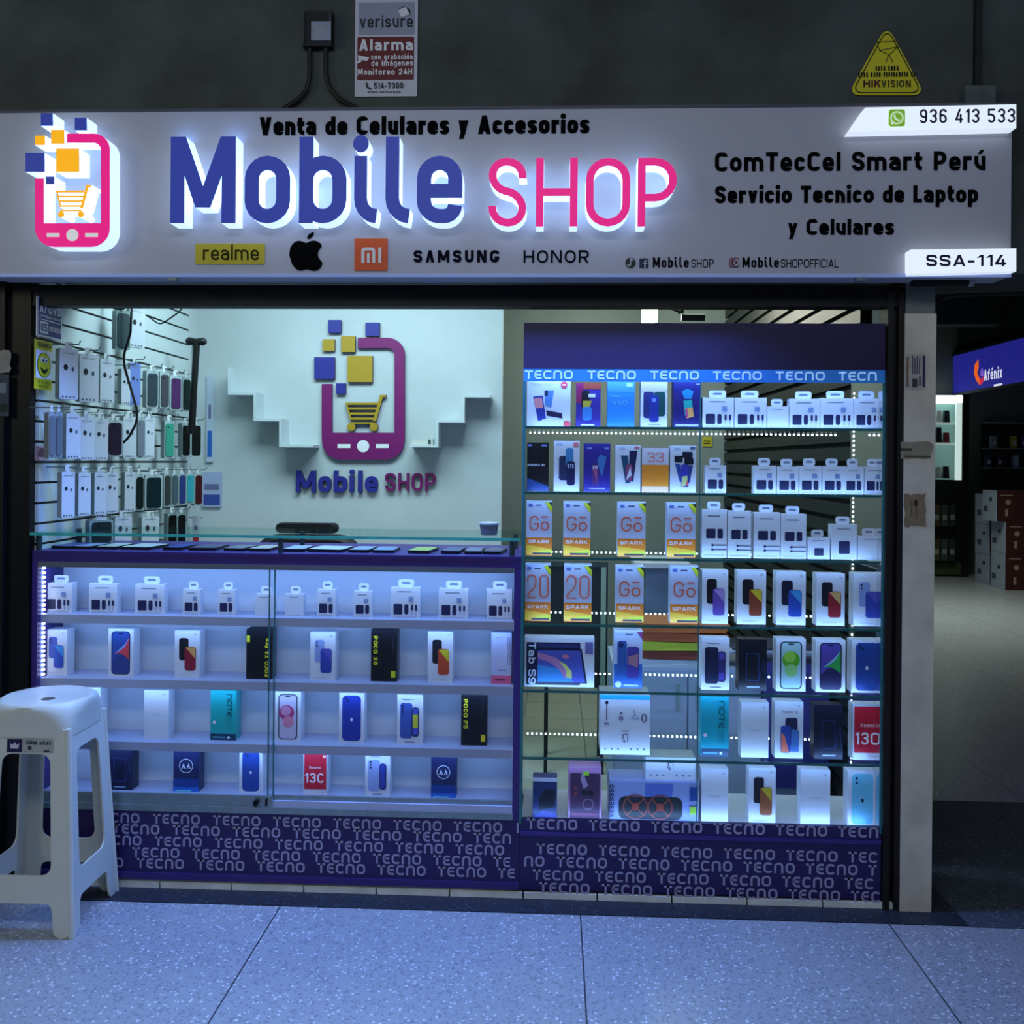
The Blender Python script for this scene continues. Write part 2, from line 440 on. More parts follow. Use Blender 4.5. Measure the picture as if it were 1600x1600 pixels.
for i in range(9):
    for j in range(9):
        x, y = -1.67 + i * .305, .10 + j * .33
        if x < 1.2: mb.box(x, min(x + .301, 1.06), y, min(y + .326, 3.0), 0, .012, TILE)
struct(mb.build('floor_shop'))
# slatted shutter that closes the right side of the shop
SLAT = M('#2a302f', .45, .55, noise=.15, nscale=10, name='shutter_slat'); SLATG = M('#0c0d0e', .7, name='shutter_gap')
mb = MB(); mb.box(1.075, 1.10, .36, 3.0, 0, 2.6, SLATG)
for k in range(38):
    z = .02 + k * .068
    mb.box(1.05, 1.08, .36, 3.0, z, z + .050, SLAT)
struct(mb.build('wall_right'))
# pillar
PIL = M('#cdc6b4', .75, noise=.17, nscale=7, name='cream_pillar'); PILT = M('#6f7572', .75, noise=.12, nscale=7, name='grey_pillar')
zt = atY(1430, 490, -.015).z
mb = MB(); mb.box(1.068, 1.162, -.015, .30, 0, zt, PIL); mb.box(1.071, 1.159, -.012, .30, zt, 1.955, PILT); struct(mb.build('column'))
# shutter guides and housing
t = thing('shutter_guide', 'tall black steel guide rail at the left end of the shopfront', 'shutter rail', (-1.71, .03, 0))
mb = MB(); mb.box(-1.745, -1.670, -.01, .020, 0, 1.955, DARKMETAL); mb.box(-1.76, -1.745, -.03, .06, 0, 1.955, BLACK); mb.build('rail', t, t.location)
t = thing('shutter_guide', 'brown-black steel guide rail between glass cabinet and cream pillar', 'shutter rail', (1.04, .03, 0))
GB = M('#23201c', .55, .3, noise=.35, nscale=6, name='rusty_guide')
mb = MB(); mb.box(1.018, 1.036, -.012, .06, 0, 1.955, GB); mb.box(1.036, 1.050, .01, .06, 0, 1.955, BLACK); mb.box(1.050, 1.066, -.012, .06, 0, 1.955, GB); mb.build('rail', t, t.location)
t = thing('shutter_housing', 'long black roller shutter housing under the illuminated sign', 'shutter housing', (-.3, .1, 1.853))
mb = MB(); mb.box(-1.745, 1.066, -.005, .06, 1.853, 1.918, M('#070708', .6, name='housing_black')); mb.build('housing_box', t, t.location)
mb = MB(); mb.box(-1.745, 1.066, -.012, -.005, 1.90, 1.912, M('#141417', .5, .3, name='housing_lip')); mb.build('bottom_lip', t, t.location)

# ------------------------------------------------------------------ big sign
SY = -.12; LY = -.185
FACE = M('#b9b9c6', .55, noise=.04, nscale=3, name='sign_face')
GLOW = M('#cbe4ff', .5, emit=1.05, name='lit_acrylic_return')
BLU = M('#2f40a4', .45, emit=.42, name='blue_acrylic'); PNK = M('#ec1283', .45, emit=.6, name='pink_acrylic')
GLD = M('#fbb00c', .45, emit=.7, name='yellow_acrylic'); NAVY = M('#08081c', .8, spec=.1, name='navy_vinyl')
sl, sr = atY(-60, 300, SY).x, atY(1580, 300, SY).x
sign = thing('fascia_sign', 'long illuminated white shop sign with raised blue and pink letters', 'sign', (0, SY, 1.925))
L0 = sign.location
mb = MB(); mb.box(sl, sr, SY, -.004, 1.925, 2.432, FACE); mb.build('sign_panel', sign, L0)
mb = MB(); mb.box(sl, sr, SY - .006, SY, 1.921, 1.931, M('#93a6dc', .4, emit=.18, name='sign_lip')); mb.box(sl, sr, SY - .004, SY, 2.426, 2.434, M('#4a4c58', .5, name='sign_rim')); mb.build('edge_trim', sign, L0)
ps, pl = pxY(SY), pxY(LY)


def sword(s, x0, x1, ytop, ybase, mat, name='lettering', Y=None, **kw):
    Y = SY - .002 if Y is None else Y
    p = pxY(Y); xm = (x0 + x1) / 2
    za, zb = p(xm, ybase)[1], p(xm, ytop)[1]
    b = MB(); emit(b, word(s, p(x0, ybase)[0], p(x1, ybase)[0], za, zb - za, **kw), planeY(Y), mat)
    return b.build(name, sign, L0)


def raised(shapes, mat, name, parent, loc, Yf, Yb, side):
    body = MB(); emit(body, shapes, planeY(Yf), side, Yb - Yf, side, front=False)
    o = body.build(name, parent, loc)
    f = MB(); emit(f, shapes, planeY(Yf - .001), mat); f.build('letter_face' if 'letter' in name else 'coloured_face', o, loc)
    return o


def raised_word(letters, yt, yb, mat, w, rad, parent, loc, Yf, Yb, side, **kw):
    p = pxY(Yf)
    for ch, x0, x1 in letters:
        za, zb = p(x0, yb)[1], p(x0, yt)[1]
        raised(word(ch, p(x0, yb)[0], p(x1, yb)[0], za, zb - za, w=w, rad=rad, **kw), mat, 'raised_letter', parent, loc, Yf, Yb, side)


raised_word([('M', 266, 368), ('o', 382, 453), ('b', 467, 541), ('i', 553, 588), ('l', 602, 639), ('e', 651, 722)], 214, 349, BLU, .165, .33, sign, L0, LY, SY, GLOW, tails=True, xh=.78)
raised_word([('S', 763, 822), ('H', 837, 902), ('O', 915, 984), ('P', 996, 1057)], 247, 354, PNK, .112, .30, sign, L0, LY, SY, GLOW)


def logo(parent, loc, Yf, Yb, side, blu, pnk, gld, T, frame, squares, cart):
    """phone-with-cart emblem; T maps emblem pixels to (x,z)"""
    def poly(pts, mat, name):
        s = [('Q', [Vector(T(*q)) for q in pts])]; raised(s, mat, name, parent, loc, Yf, Yb, side)
    for x0, y0, x1, y1, c in squares: poly([(x0, y1), (x1, y1), (x1, y0), (x0, y0)], blu if c == 'b' else gld, 'emblem_square')
    X0, X1, Y0, Y1, tk, xs, ys, yb = frame
    k = abs(T(100, 0)[0] - T(0, 0)[0]) / 100
    R = 26; hw = tk / 2
    path = rpath([Vector(T(*q)) for q in ((xs, Y0 + hw), (X1 - hw, Y0 + hw), (X1 - hw, yb + 6))], (R - hw) * k, False, 8)
    sh = [ribbon(path, tk * k)]
    path = [Vector(T(*q)) for q in ((X0 + hw, ys), (X0 + hw, yb + 6))]
    sh.append(ribbon(path, tk * k))
    bot = [Vector(T(X0, yb)), Vector(T(X1, yb))]
    for i in range(9): a = math.pi / 2 * i / 8; bot.append(Vector(T(X1 - 30 + 30 * math.cos(a), Y1 - 30 + 30 * math.sin(a))))
    for i in range(9): a = math.pi / 2 * (1 + i / 8); bot.append(Vector(T(X0 + 30 + 30 * math.cos(a), Y1 - 30 + 30 * math.sin(a))))
    sh.append(('Q', bot))
    o = raised(sh, pnk, 'emblem_phone', parent, loc, Yf, Yb, side)
    cx, cy = (X0 + X1) / 2, (yb + Y1) / 2
    b = MB(); pl_ = planeY(Yf - .002)
    WH = M('#f2f2f2', .4, emit=.35 if side is GLOW else 0, name='white_acrylic' if side is GLOW else 'white_plastic')
    b.face([pl_(*T(x, y), 0) for x, y in ellipse(cx, cy, 9.5, 9.5)], WH)
    for s in (-1, 1): b.face([pl_(*T(cx + s * 30 + q, cy + r), 0) for q, r in ((-10, 3), (10, 3), (10, -3), (-10, -3))], WH)
    b.build('phone_buttons', o, loc)
    x0, y0, x1, y1, hx, hy, r = cart
    W_, H_ = x1 - x0, y1 - y0; lw = H_ * .13
    sh = []
    for i in range(4):
        yy = y0 + H_ * (.06 + .29 * i); sh.append(ribbon([Vector(T(x0 + i * W_ * .05, yy)), Vector(T(x1 - i * 1.5, yy))], lw * k))
    sh.append(ribbon([Vector(T(x0 + 1, y0)), Vector(T(x0 + W_ * .17, y1))], lw * .8 * k))
    sh.append(ribbon([Vector(T(hx, hy + lw / 2)), Vector(T(x1 - W_ * .1, y1 + 2))], lw * 1.4 * k))
    sh.append(ribbon([Vector(T(hx - 2, hy + lw / 2)), Vector(T(hx + W_ * .14, hy + lw / 2))], lw * k))
    sh.append(ribbon([Vector(T(x0 + W_ * .15, y1 + 5)), Vector(T(x1 - W_ * .1, y1 + 5))], lw * .8 * k))
    for q in (x0 + W_ * .18, x1 - W_ * .12): sh.append(('Q', [Vector(T(*e)) for e in ellipse(q, y1 + 11, r, r)]))
    raised(sh, gld, 'emblem_cart', parent, loc, Yf, Yb, side)


logo(sign, L0, LY, SY, GLOW, BLU, PNK, GLD, pl, (55, 172, 209, 386, 14, 105, 279, 349),
     [(64, 177, 83, 197, 'b'), (117, 184, 136, 204, 'b'), (55, 212, 71, 227, 'g'), (80, 203, 101, 225, 'g'), (40, 239, 70, 269, 'b'), (88, 232, 124, 269, 'g'), (72, 276, 85, 288, 'b')],
     (88, 298, 132, 324, 137, 289, 5))
sword('Venta de Celulares y Accesorios', 405, 921, 181, 210, VINYL, w=.25, rad=.2, gap=.09)
sword('ComTecCel Smart Perú', 1117, 1540, 237, 267, VINYL, w=.21, rad=.4, gap=.13)
sword('Servicio Tecnico de Laptop', 1117, 1528, 290, 317, VINYL, w=.23, rad=.3, gap=.1)
sword('y Celulares', 1231, 1397, 342, 367, VINYL, w=.23, rad=.3, gap=.1)
sword('SΛMSUNG', 646, 780, 391, 410, NAVY, w=.24, rad=.25, gap=.28)
sword('HONOR', 818, 920, 391, 411, NAVY, w=.15, rad=.5, gap=.22)
sword('Mobile', 1020, 1076, 402, 418, VINYL, w=.17, rad=.3, tails=True)
sword('SHOP', 1080, 1115, 405, 418, VINYL, w=.1, rad=.2)
sword('Mobile', 1160, 1217, 402, 418, VINYL, w=.17, rad=.3, tails=True)
sword('SHOPOFFICIAL', 1220, 1310, 405, 418, VINYL, w=.1, rad=.2, gap=.1)


def plate(x0, y0, x1, y1, col, name, th=.004, r=1, emit_=0):
    a, b = ps(x0, y1), ps(x1, y0); m = MB()
    m.prism(rrect(a[0], b[0], a[1], b[1], r * .002), planeY(SY - th), th, M(col, .5, emit=emit_)); return m.build(name, sign, L0)
plate(306, 381, 414, 413, '#c7b52a', 'yellow_plate'); sword('realme', 317, 404, 382, 406, M('#27250c', .8, spec=.1), Y=SY - .006, w=.11, rad=.35, xh=.66)
plate(554, 373, 606, 423, '#e2571c', 'orange_plate')
m_ = MB(); pz = lambda x, y: Vector(pxY(SY - .006)(x, y)); k_ = .0019
for q in ([(567, 411), (567, 389), (584, 389), (584, 411)],): m_s = ribbon(rpath([pz(*e) for e in q], .006), 5 * k_)
emit(m_, [m_s, ribbon([pz(575.5, 411), pz(575.5, 395)], 4.5 * k_), ribbon([pz(593.5, 411), pz(593.5, 386.5)], 5 * k_)], planeY(SY - .006), M('#e8e4e2', .5)); m_.build('lettering', sign, L0)
ap = [(.5, .70), (.62, .76), (.76, .77), (.90, .71), (.97, .63), (.87, .54), (.83, .42), (.87, .30), (1.0, .20), (.92, .07), (.82, 0), (.70, -.01), (.52, .04), (.34, -.01), (.22, .02), (.08, .17), (.0, .40), (.03, .60), (.14, .73), (.28, .77), (.4, .74)]
a0, a1 = ps(452, 423), ps(506, 362)
def APL(u, v): return (a0[0] + (a1[0] - a0[0]) * u, a0[1] + (a1[1] - a0[1]) * v)
m_ = MB(); m_.face([planeY(SY - .003)(p.x, p.y, 0) for p in rpath([APL(*q) for q in ap], .02, True, 3)], VINYL)
m_.face([planeY(SY - .003)(p.x, p.y, 0) for p in rpath([APL(*q) for q in ((.50, .80), (.55, .92), (.73, 1.01), (.70, .90), (.62, .82))], .01, True, 3)], VINYL)
m_.build('fruit_logo', sign, L0)
m_ = MB(); P3 = planeY(SY - .003); P4 = planeY(SY - .004); P5 = planeY(SY - .005)
m_.face([P3(*ps(x, y), 0) for x, y in ellipse(985, 411, 8, 8)], BLACK)
emit(m_, [ribbon([Vector(ps(*q)) for q in ((985, 404), (985, 414), (982, 416), (980, 413))], .004), ribbon([Vector(ps(*q)) for q in ((985, 404), (989, 408))], .004)], P4, FACE)
m_.face([P3(*ps(x, y), 0) for x, y in ((999, 419), (1013, 419), (1013, 404), (999, 404))], M('#101848', .5))
emit(m_, [ribbon([Vector(ps(*q)) for q in ((1007.5, 419), (1007.5, 409), (1011, 407))], .004), ribbon([Vector(ps(*q)) for q in ((1004, 412), (1011, 412))], .003)], P4, FACE)
m_.face([P3(x, y, 0) for x, y in rrect(*[v for v in (ps(1143, 0)[0], ps(1158, 0)[0], ps(1150, 418)[1], ps(1150, 403)[1])], .006)], M('#6a2f3c', .5))
emit(m_, [ribbon([Vector(v) for v in [ps(*q) for q in ellipse(1150.5, 410.5, 4, 4, 12)]], .003, True), ribbon([Vector(v) for v in rrect(ps(1145, 0)[0], ps(1156, 0)[0], ps(1150, 416)[1], ps(1150, 405)[1], .004)], .002, True)], P4, FACE)
m_.build('social_icons', sign, L0)
# lit number plates
PL = M('#e9f4ff', .4, emit=.75, name='lit_white_acrylic'); NUM = M('#2a2350', .5, name='number_vinyl')
py_ = SY - .045; pp = pxY(py_)
def lit_panel(pts, name):
    m = MB(); m.prism([pp(*q) for q in pts][::-1], planeY(py_), .045, PL, PL); return m.build(name, sign, L0)
lit_panel([(1352, 168), (1588, 163), (1588, 200), (1326, 206)], 'number_panel')
lit_panel([(1423, 390), (1588, 388), (1588, 424), (1423, 428)], 'stand_panel')
sword('936 413 533', 1437, 1586, 170, 192, NUM, Y=py_ - .002, w=.14, rad=.3, gap=.16)
sword('SSA-114', 1447, 1572, 398, 416, NUM, Y=py_ - .002, w=.21, rad=.3, gap=.2)
m_ = MB(); g0, g1 = pp(1388, 198), pp(1414, 171)
m_.face([planeY(py_ - .0015)(x, y, 0) for x, y in rrect(g0[0], g1[0], g0[1], g1[1], .008)], M('#8fc63a', .5, emit=.35))
cx, cz, rr = (g0[0] + g1[0]) / 2, (g0[1] + g1[1]) / 2, .017
emit(m_, [ribbon([Vector(q) for q in ellipse(cx, cz, rr, rr)], .004, True), ribbon(rpath([(cx - .007, cz + .008), (cx - .005, cz - .004), (cx + .008, cz - .008)], .01), .005), ('Q', [Vector((cx - rr, cz - rr * 1.2)), Vector((cx - rr * .3, cz - rr)), Vector((cx - rr, cz - rr * .3))])], planeY(py_ - .003), M('#e4f5dd', .5, emit=.5))
m_.build('phone_icon', sign, L0)
for x, nm in ((270, 'left'), (1345, 'right')):
    q = atY(x, 433, SY); m_ = MB(); m_.box(q.x - .012, q.x + .012, SY - .004, SY + .02, 1.910, 1.922, ALU); m_.build('clip', sign, L0)
area('sign_lower_led', (-.45, SY - .02, 1.915), (0, -.55, -1), 2.0, .03, 42, (.17, .34, 1.0), 150)

# ------------------------------------------------------------------ wall fittings above the sign
def wall_word(parent, loc, s, x0, x1, yt, yb, mat, Y, name='lettering', **kw):
    p = pxY(Y); xm = (x0 + x1) / 2; za, zb = p(xm, yb)[1], p(xm, yt)[1]; b = MB()
    emit(b, word(s, p(x0, yb)[0], p(x1, yb)[0], za, zb - za, **kw), planeY(Y), mat); return b.build(name, parent, loc)
def wall_rect(parent, loc, x0, y0, x1, y1, mat, Y, name, th=.001, r=.002):
    p = pxY(Y); a, b = p(x0, y1), p(x1, y0); m = MB(); m.prism(rrect(a[0], b[0], a[1], b[1], r), planeY(Y), th, mat); return m.build(name, parent, loc)
c = atY(603, 150, 0); t = thing('alarm_sign', 'white and dark red alarm warning plate on the concrete wall', 'sign', c); L = c
wall_rect(t, L, 554, -6, 653, 151, M('#d5d8e8', .5), -.006, 'plate', .006)
wall_rect(t, L, 560, 3, 648, 54, M('#9fa3ba', .5), -.0075, 'grey_field')
wall_rect(t, L, 558, 57, 647, 125, M('#6e161c', .5), -.0075, 'red_field')
wt = M('#f4f2fa', .5); dk = M('#1d1f2c', .5)
wall_word(t, L, 'verisure', 562, 645, 24, 43, dk, -.009, w=.14, rad=.3)
wall_word(t, L, 'Alarma', 561, 645, 61, 79, wt, -.009, w=.22)
wall_word(t, L, 'con grabación', 580, 645, 84, 93, wt, -.009, w=.17)
wall_word(t, L, 'de imágenes', 580, 645, 94, 103, wt, -.009, w=.17)
wall_word(t, L, 'Monitoreo 24H', 559, 644, 107, 117, wt, -.009, w=.2)
wall_word(t, L, '514-7300', 584, 630, 129, 138, dk, -.009, w=.2)
wall_word(t, L, 'www.verisure.pe', 574, 626, 141, 145, dk, -.009, w=.16)
m = MB(); p = pxY(-.009)
m.face([planeY(-.009)(*p(*q), 0) for q in ((622, 16), (634, 11), (640, 22), (627, 27))], wt); m.face([planeY(-.0088)(*p(*q), 0) for q in ((621, 16), (631, 9), (641, 15), (641, 24), (632, 10))], dk)
m.face([planeY(-.009)(*p(*q), 0) for q in ((559, 86), (577, 90), (574, 95), (560, 95))], wt); m.face([planeY(-.009)(*p(*q), 0) for q in ((557, 100), (570, 94), (566, 94), (557, 96))], wt)
emit(m, [ribbon(rpath([Vector(p(*q)) for q in ((573, 129), (573, 136), (580, 139))], .01), .006)], planeY(-.009), dk); m.build('pictogram', t, L)
# junction box with two hoses
c = atY(497, 75, 0); t = thing('junction_box', 'grey electrical junction box with two black hoses on the concrete wall', 'junction box', c); L = c
m = MB(); a, b = pxY(-.03)(473, 72), pxY(-.03)(519, 17); m.box(a[0], b[0], -.03, 0, a[1], b[1], M('#1a1d1e', .6, noise=.2, nscale=20)); m.build('back_box', t, L)
m = MB(); a, b = pxY(-.034)(473, 68), pxY(-.034)(476, 18); m.box(a[0], b[0], -.036, 0, a[1], b[1], M('#3a3e40', .5)); a, b = pxY(-.034)(514, 68), pxY(-.034)(518, 20); m.box(a[0], b[0], -.036, 0, a[1], b[1], M('#3a3e40', .5)); m.build('side_flange', t, L)
m = MB(); a, b = pxY(-.038)(486, 63), pxY(-.038)(517, 33); m.box(a[0], b[0], -.038, -.03, a[1], b[1], M('#9aa3b4', .5, noise=.15, nscale=30)); m.build('cover_plate', t, L)
for xs in ([(484, 70), (484, 120), (479, 140), (466, 155), (440, 172)], [(509, 70), (509, 115), (514, 135), (530, 155), (560, 170)]):
    m = MB(); pts = rpath([pxY(-.015)(*q) for q in xs], .06, False, 6); m.tube([(p.x, -.015, p.y) for p in pts], .0075, M('#202322', .5)); m.build('hose', t, L, smooth=True)
# triangular warning sign
c = atY(1385, 148, 0); t = thing('warning_sign', 'yellow triangular video surveillance sign on the concrete wall', 'sign', c); L = c
p = pxY(-.005); tri = [(1324, 149), (1446, 149), (1386, 38)]
m = MB(); m.prism([(q.x, q.y) for q in rpath([p(*e) for e in tri], .022, True, 6)], planeY(-.005), .005, M('#e8de2a', .5), M('#2a2a12', .5)); m.build('plate', t, L)
m = MB(); path = rpath([p(*e) for e in ((1331, 145), (1440, 145), (1386, 44))], .018, True, 6); emit(m, [ribbon(path, .003, True)], planeY(-.0062), BLACK)
emit(m, [ribbon([Vector(p(*e)) for e in q], .0025, cl) for q, cl in (([(1370, 66), (1402, 65), (1404, 73), (1374, 79)], True), ([(1374, 79), (1389, 86), (1402, 74)], False), ([(1388, 86), (1384, 98)], False), ([(1389, 86), (1395, 98)], False))], planeY(-.0062), M('#4b4910', .5)); m.build('pictogram', t, L)
wall_word(t, L, 'ESTA ZONA', 1368, 1404, 103, 110, BLACK, -.0065, w=.28)
wall_word(t, L, 'ESTA BAJO VIGILANCIA DE', 1341, 1430, 113, 120, BLACK, -.0065, w=.28)
wall_word(t, L, 'HIK', 1349, 1376, 125, 136, M('#5a1420', .5), -.0065, w=.24); wall_word(t, L, 'VISION', 1377, 1423, 125, 136, M('#46461f', .5), -.0065, w=.2)
# right conduit and box
c = atY(1530, 160, 0); t = thing('conduit_box', 'small grey wall box under a vertical conduit above the phone number', 'conduit box', c); L = c
a, b = pxY(-.05)(1508, 162), pxY(-.05)(1556, 133); m = MB(); m.box(a[0], b[0], -.05, 0, a[1], b[1], M('#5c6668', .6, noise=.25, nscale=25)); m.build('box_body', t, L)
a, b = pxY(-.02)(1524, 133), pxY(-.02)(1535, -30); m = MB(); m.box(a[0], b[0], -.02, 0, a[1], b[1], M('#232a2b', .6, noise=.2, nscale=10)); m.build('conduit', t, L)
# black pipe end under sign
q0, q1 = atY(1425, 441, -.05), atY(1512, 444, -.05)
t = thing('shutter_axle', 'black pipe with a pale end cap under the right end of the sign', 'pipe', (q0.x, -.05, q0.z))
m = MB(); m.tube([(q0.x, -.05, q0.z), (q1.x, -.05, q0.z)], .013, BLACK, 12); m.build('pipe', t, t.location, True)
m = MB(); m.tube([(q1.x, -.05, q0.z), (q1.x + .014, -.05, q0.z)], .014, M('#a9adb0', .5), 12); m.build('end_cap', t, t.location, True)

# ------------------------------------------------------------------ TECNO pattern lettering
def tecno_rows(mb, rows, Y, mat, clip, cap=.0315, width=.152):
    for xs, z in rows:
        for x in xs:
            sh = word('TECNO', x, x + width, z, cap, w=.2, rad=.28, gap=.2, tecno=True)
            for e in sh:
                pts = e[1] if e[0] == 'Q' else e[1] + e[2]
                if min(p.x for p in pts) < clip[0] or max(p.x for p in pts) > clip[1]: continue
                emit(mb, [e], planeY(Y), mat)


# ------------------------------------------------------------------ glass counter
CX0, CX1 = -1.666, -.100
counter = thing('display_counter', 'purple glass-fronted display counter with white shelves of phone boxes', 'display counter', ((CX0 + CX1) / 2, .2, .03)); LC = counter.location
INW = M('#ccd2da', .5, noise=.03, nscale=3, name='counter_white')
SHW = M('#a9b2cf', .45, noise=.04, nscale=4, name='shelf_board')
zt = 1.070
mb = MB(); mb.box(CX0, CX1, 0, .40, 1.035, zt, PURPLE); mb.build('top_board', counter, LC)
mb = MB(); mb.box(CX0 + .02, CX1 - .02, -.001, .012, 1.018, 1.035, M('#6a6e72', .4, .4)); mb.build('upper_rail', counter, LC)
mb = MB(); mb.box(CX0, CX0 + .018, .001, .40, .03, 1.035, PURPLE); mb.build('side_panel', counter, LC)
mb = MB(); mb.box(CX1 - .022, CX1, .001, .40, .03, 1.035, PURPLE); mb.build('side_panel', counter, LC)
mb = MB(); mb.box(CX0 + .018, CX1 - .022, .165, .175, .245, 1.035, INW); mb.build('back_panel', counter, LC)
mb = MB(); mb.box(CX0 + .018, CX1 - .022, .002, .165, .245, .288, SHW); mb.build('bottom_deck', counter, LC)
SHZ = [.862, .657, .457]
for z in SHZ:
    mb = MB(); mb.box(CX0 + .018, CX1 - .022, .025, .165, z - .027, z, SHW); s = mb.build('shelf', counter, LC)
mb = MB(); mb.box(CX0, CX1, 0, .02, .03, .245, DPURPLE); base = mb.build('base_panel', counter, LC)
mb = MB(); mb.box(CX0, CX1, -.003, 0, .03, .052, M('#41307c', .4)); mb.build('base_strip', base, LC)
rows = []
for py_, x0 in ((1289, 145), (1306, 176), (1324, 148), (1342, 207), (1359, 120)):
    P = atY(330, py_, 0); n = 8; xs = [atY(x0 + 94 * i, py_, 0).x for i in range(n)]; rows.append((xs, P.z))
mb = MB(); tecno_rows(mb, rows, -.0015, TECNOGREY, (CX0, CX1)); mb.build('lettering', base, LC)
# sliding doors
xm = atY(428, 1000, 0).x
for x0, x1, y in ((CX0 + .02, xm, .006), (xm - .02, CX1 - .02, .016)):
    mb = MB(); mb.face([(x0, y, .30), (x1, y, .30), (x1, y, 1.02), (x0, y, 1.02)], GLASS); d = mb.build('glass_door', counter, LC)
    mb = MB(); mb.box(x0, x1, y - .006, y + .004, .268, .302, ALU); mb.build('door_rail', d, LC)
    mb = MB(); e = x1 if y < .01 else x0; mb.box(e - .002, e + .002, y - .002, y + .002, .30, 1.02, GEDGE); mb.build('glass_edge', d, LC)
    if y < .01:
        mb = MB(); mb.tube([(x1 - .05, y - .022, .284), (x1 - .05, y - .005, .284)], .009, M('#1c2023', .3, .8), 12); mb.box(x1 - .022, x1 - .016, y - .012, y - .004, .274, .296, BLACK); mb.build('lock', d, LC)
mb = MB(); mb.box(CX0 + .018, CX1 - .02, -.006, .024, .248, .268, ALU); mb.build('bottom_track', counter, LC)
# led strips of the counter
mb = MB()
n = 46
for i in range(n):
    z = .34 + i * (1.01 - .34) / (n - 1)
    mb.box(CX0 + .019, CX0 + .026, .028, .036, z - .0032, z + .0032, LEDW)
mb.box(CX0 + .018, CX0 + .0185, .022, .042, .33, 1.02, M('#6a78c8', .5)); o = mb.build('led_strip', counter, LC)
mb = MB(); mb.box(CX1 - .0225, CX1 - .022, .024, .032, .30, 1.02, M('#dfeaff', .5, emit=2.5)); mb.build('led_strip', counter, LC)
for z, e in ((1.016, 1.7), (SHZ[0] - .029, 1.3), (SHZ[1] - .029, 1.3), (SHZ[2] - .029, 1.15)):
    area('counter_shelf_led', ((CX0 + CX1) / 2, .035, z), (0, .75, -1), 1.50, .012, e, BLUE)
# raised glass top
zg = atY(430, 836, 0).z
mb = MB(); mb.box(CX0, CX1 - .005, -.01, .32, zg - .009, zg, glass_mat('top_glass', (.86, .95, .92), .05)); g = mb.build('glass_top', counter, LC)
mb = MB(); mb.box(CX0, CX1 - .005, -.013, -.0105, zg - .009, zg, TOPEDGE); mb.build('front_edge', g, LC)
for px in (54, 436, 800):
    for y in (.02, .28):
        q = atY(px, 850, .0); q.x = max(CX0 + .012, min(CX1 - .016, q.x)); mb = MB(); mb.tube([(q.x, y, zt), (q.x, y, zg - .009)], .009, M('#4c5a5c', .3, .7), 10); mb.build('glass_support', counter, LC, True)

# ------------------------------------------------------------------ tall glass cabinet
KX0, KX1, KD = -.0985, 1.014, .33
cab = thing('display_cabinet', 'tall glass display cabinet with purple header and lit glass shelves', 'display cabinet', ((KX0 + KX1) / 2, KD / 2, .03)); LK = cab.location
zh0 = atY(1100, 577, 0).z; zh1 = atY(1100, 505, 0).z; zb0 = atY(1100, 597, 0).z
mb = MB(); mb.box(KX0, KX1, 0, KD, zh0, zh1, M('#2b214a', .45, noise=.05, nscale=3, name='header_laminate')); mb.build('header', cab, LK)
mb = MB(); mb.box(KX0, KX1, .001, .006, zb0, zh0, M('#2f7fd8', .4, emit=.12, name='brand_band_blue')); bb = mb.build('brand_band', cab, LK)
mb = MB(); tecno_rows(mb, [([atY(820 + 98 * i, 593, 0).x for i in range(6)], zb0 + .007)], -.0005, M('#a9d4ff', .5, emit=.35, name='lit_band_print'), (KX0, KX1), cap=.027, width=.150); mb.build('lettering', bb, LK)
ROWB = [668.5, 770, 871, 974, 1077, 1181, 1284]
KZ = [atY(1095, y, .06).z for y in ROWB]
mb = MB(); mb.box(KX0, KX1, 0, .018, .03, atY(1095, 1286.5, 0).z, DPURPLE); mb.box(KX0, KX1, .018, KD, .03, KZ[6] - .018, DPURPLE); base = mb.build('base', cab, LK)
zs = atY(1095, 1309, 0).z; zlip = atY(1095, 1286.5, 0).z
mb = MB(); mb.box(KX0, KX1, -.004, 0, zs - .006, zs + .006, M('#3d2e7a', .4)); mb.build('base_strip', base, LK)
rows = [([atY(726 + 97.2 * i, 1302, 0).x for i in range(8)], atY(1100, 1302, 0).z)]
for py_, x0 in ((1341, 741), (1361, 772), (1382, 735), (1402, 745)):
    rows.append(([atY(x0 + 97.4 * i, py_ - 3, 0).x for i in range(8)], atY(1100, py_, 0).z))
mb = MB(); tecno_rows(mb, rows, -.0015, TECNOGREY, (KX0, KX1), cap=.033, width=.157); mb.build('lettering', base, LK)
mb = MB(); mb.box(KX0 + .004, KX1 - .004, .0182, KD - .002, KZ[6] - .018, KZ[6], M('#c3cbdd', .45, name='cabinet_deck')); mb.build('bottom_deck', cab, LK)
for x0, x1 in ((KX0 + .006, atY(1093, 800, 0).x), (atY(1093, 800, 0).x, KX1 - .004)):
    mb = MB(); mb.face([(x0, .002, KZ[6]), (x1, .002, KZ[6]), (x1, .002, zb0), (x0, .002, zb0)], GLASS); d = mb.build('glass_door', cab, LK)
    mb = MB(); mb.box(x0 - .0015, x0 + .0015, .0, .004, KZ[6], zb0, GEDGE); mb.build('glass_edge', d, LK)
for x in (KX0 + .002, KX1 - .002):
    mb = MB(); mb.face([(x, .004, KZ[6]), (x, KD, KZ[6]), (x, KD, zh0), (x, .004, zh0)], GLASS); d = mb.build('glass_side', cab, LK)
    mb = MB(); mb.box(x - .0035, x + .0035, -.001, .005, KZ[6], zb0, GEDGE); mb.build('glass_edge', d, LK)
q = atY(1355, 800, KD - .02).x
mb = MB(); mb.box(q - .008, q + .008, KD - .03, KD - .012, KZ[6], zb0, M('#b9c9d4', .4)); mb.build('rear_post', cab, LK)
mb = MB(); q = atY(1335, 800, KD - .04).x
z = KZ[6] + .03
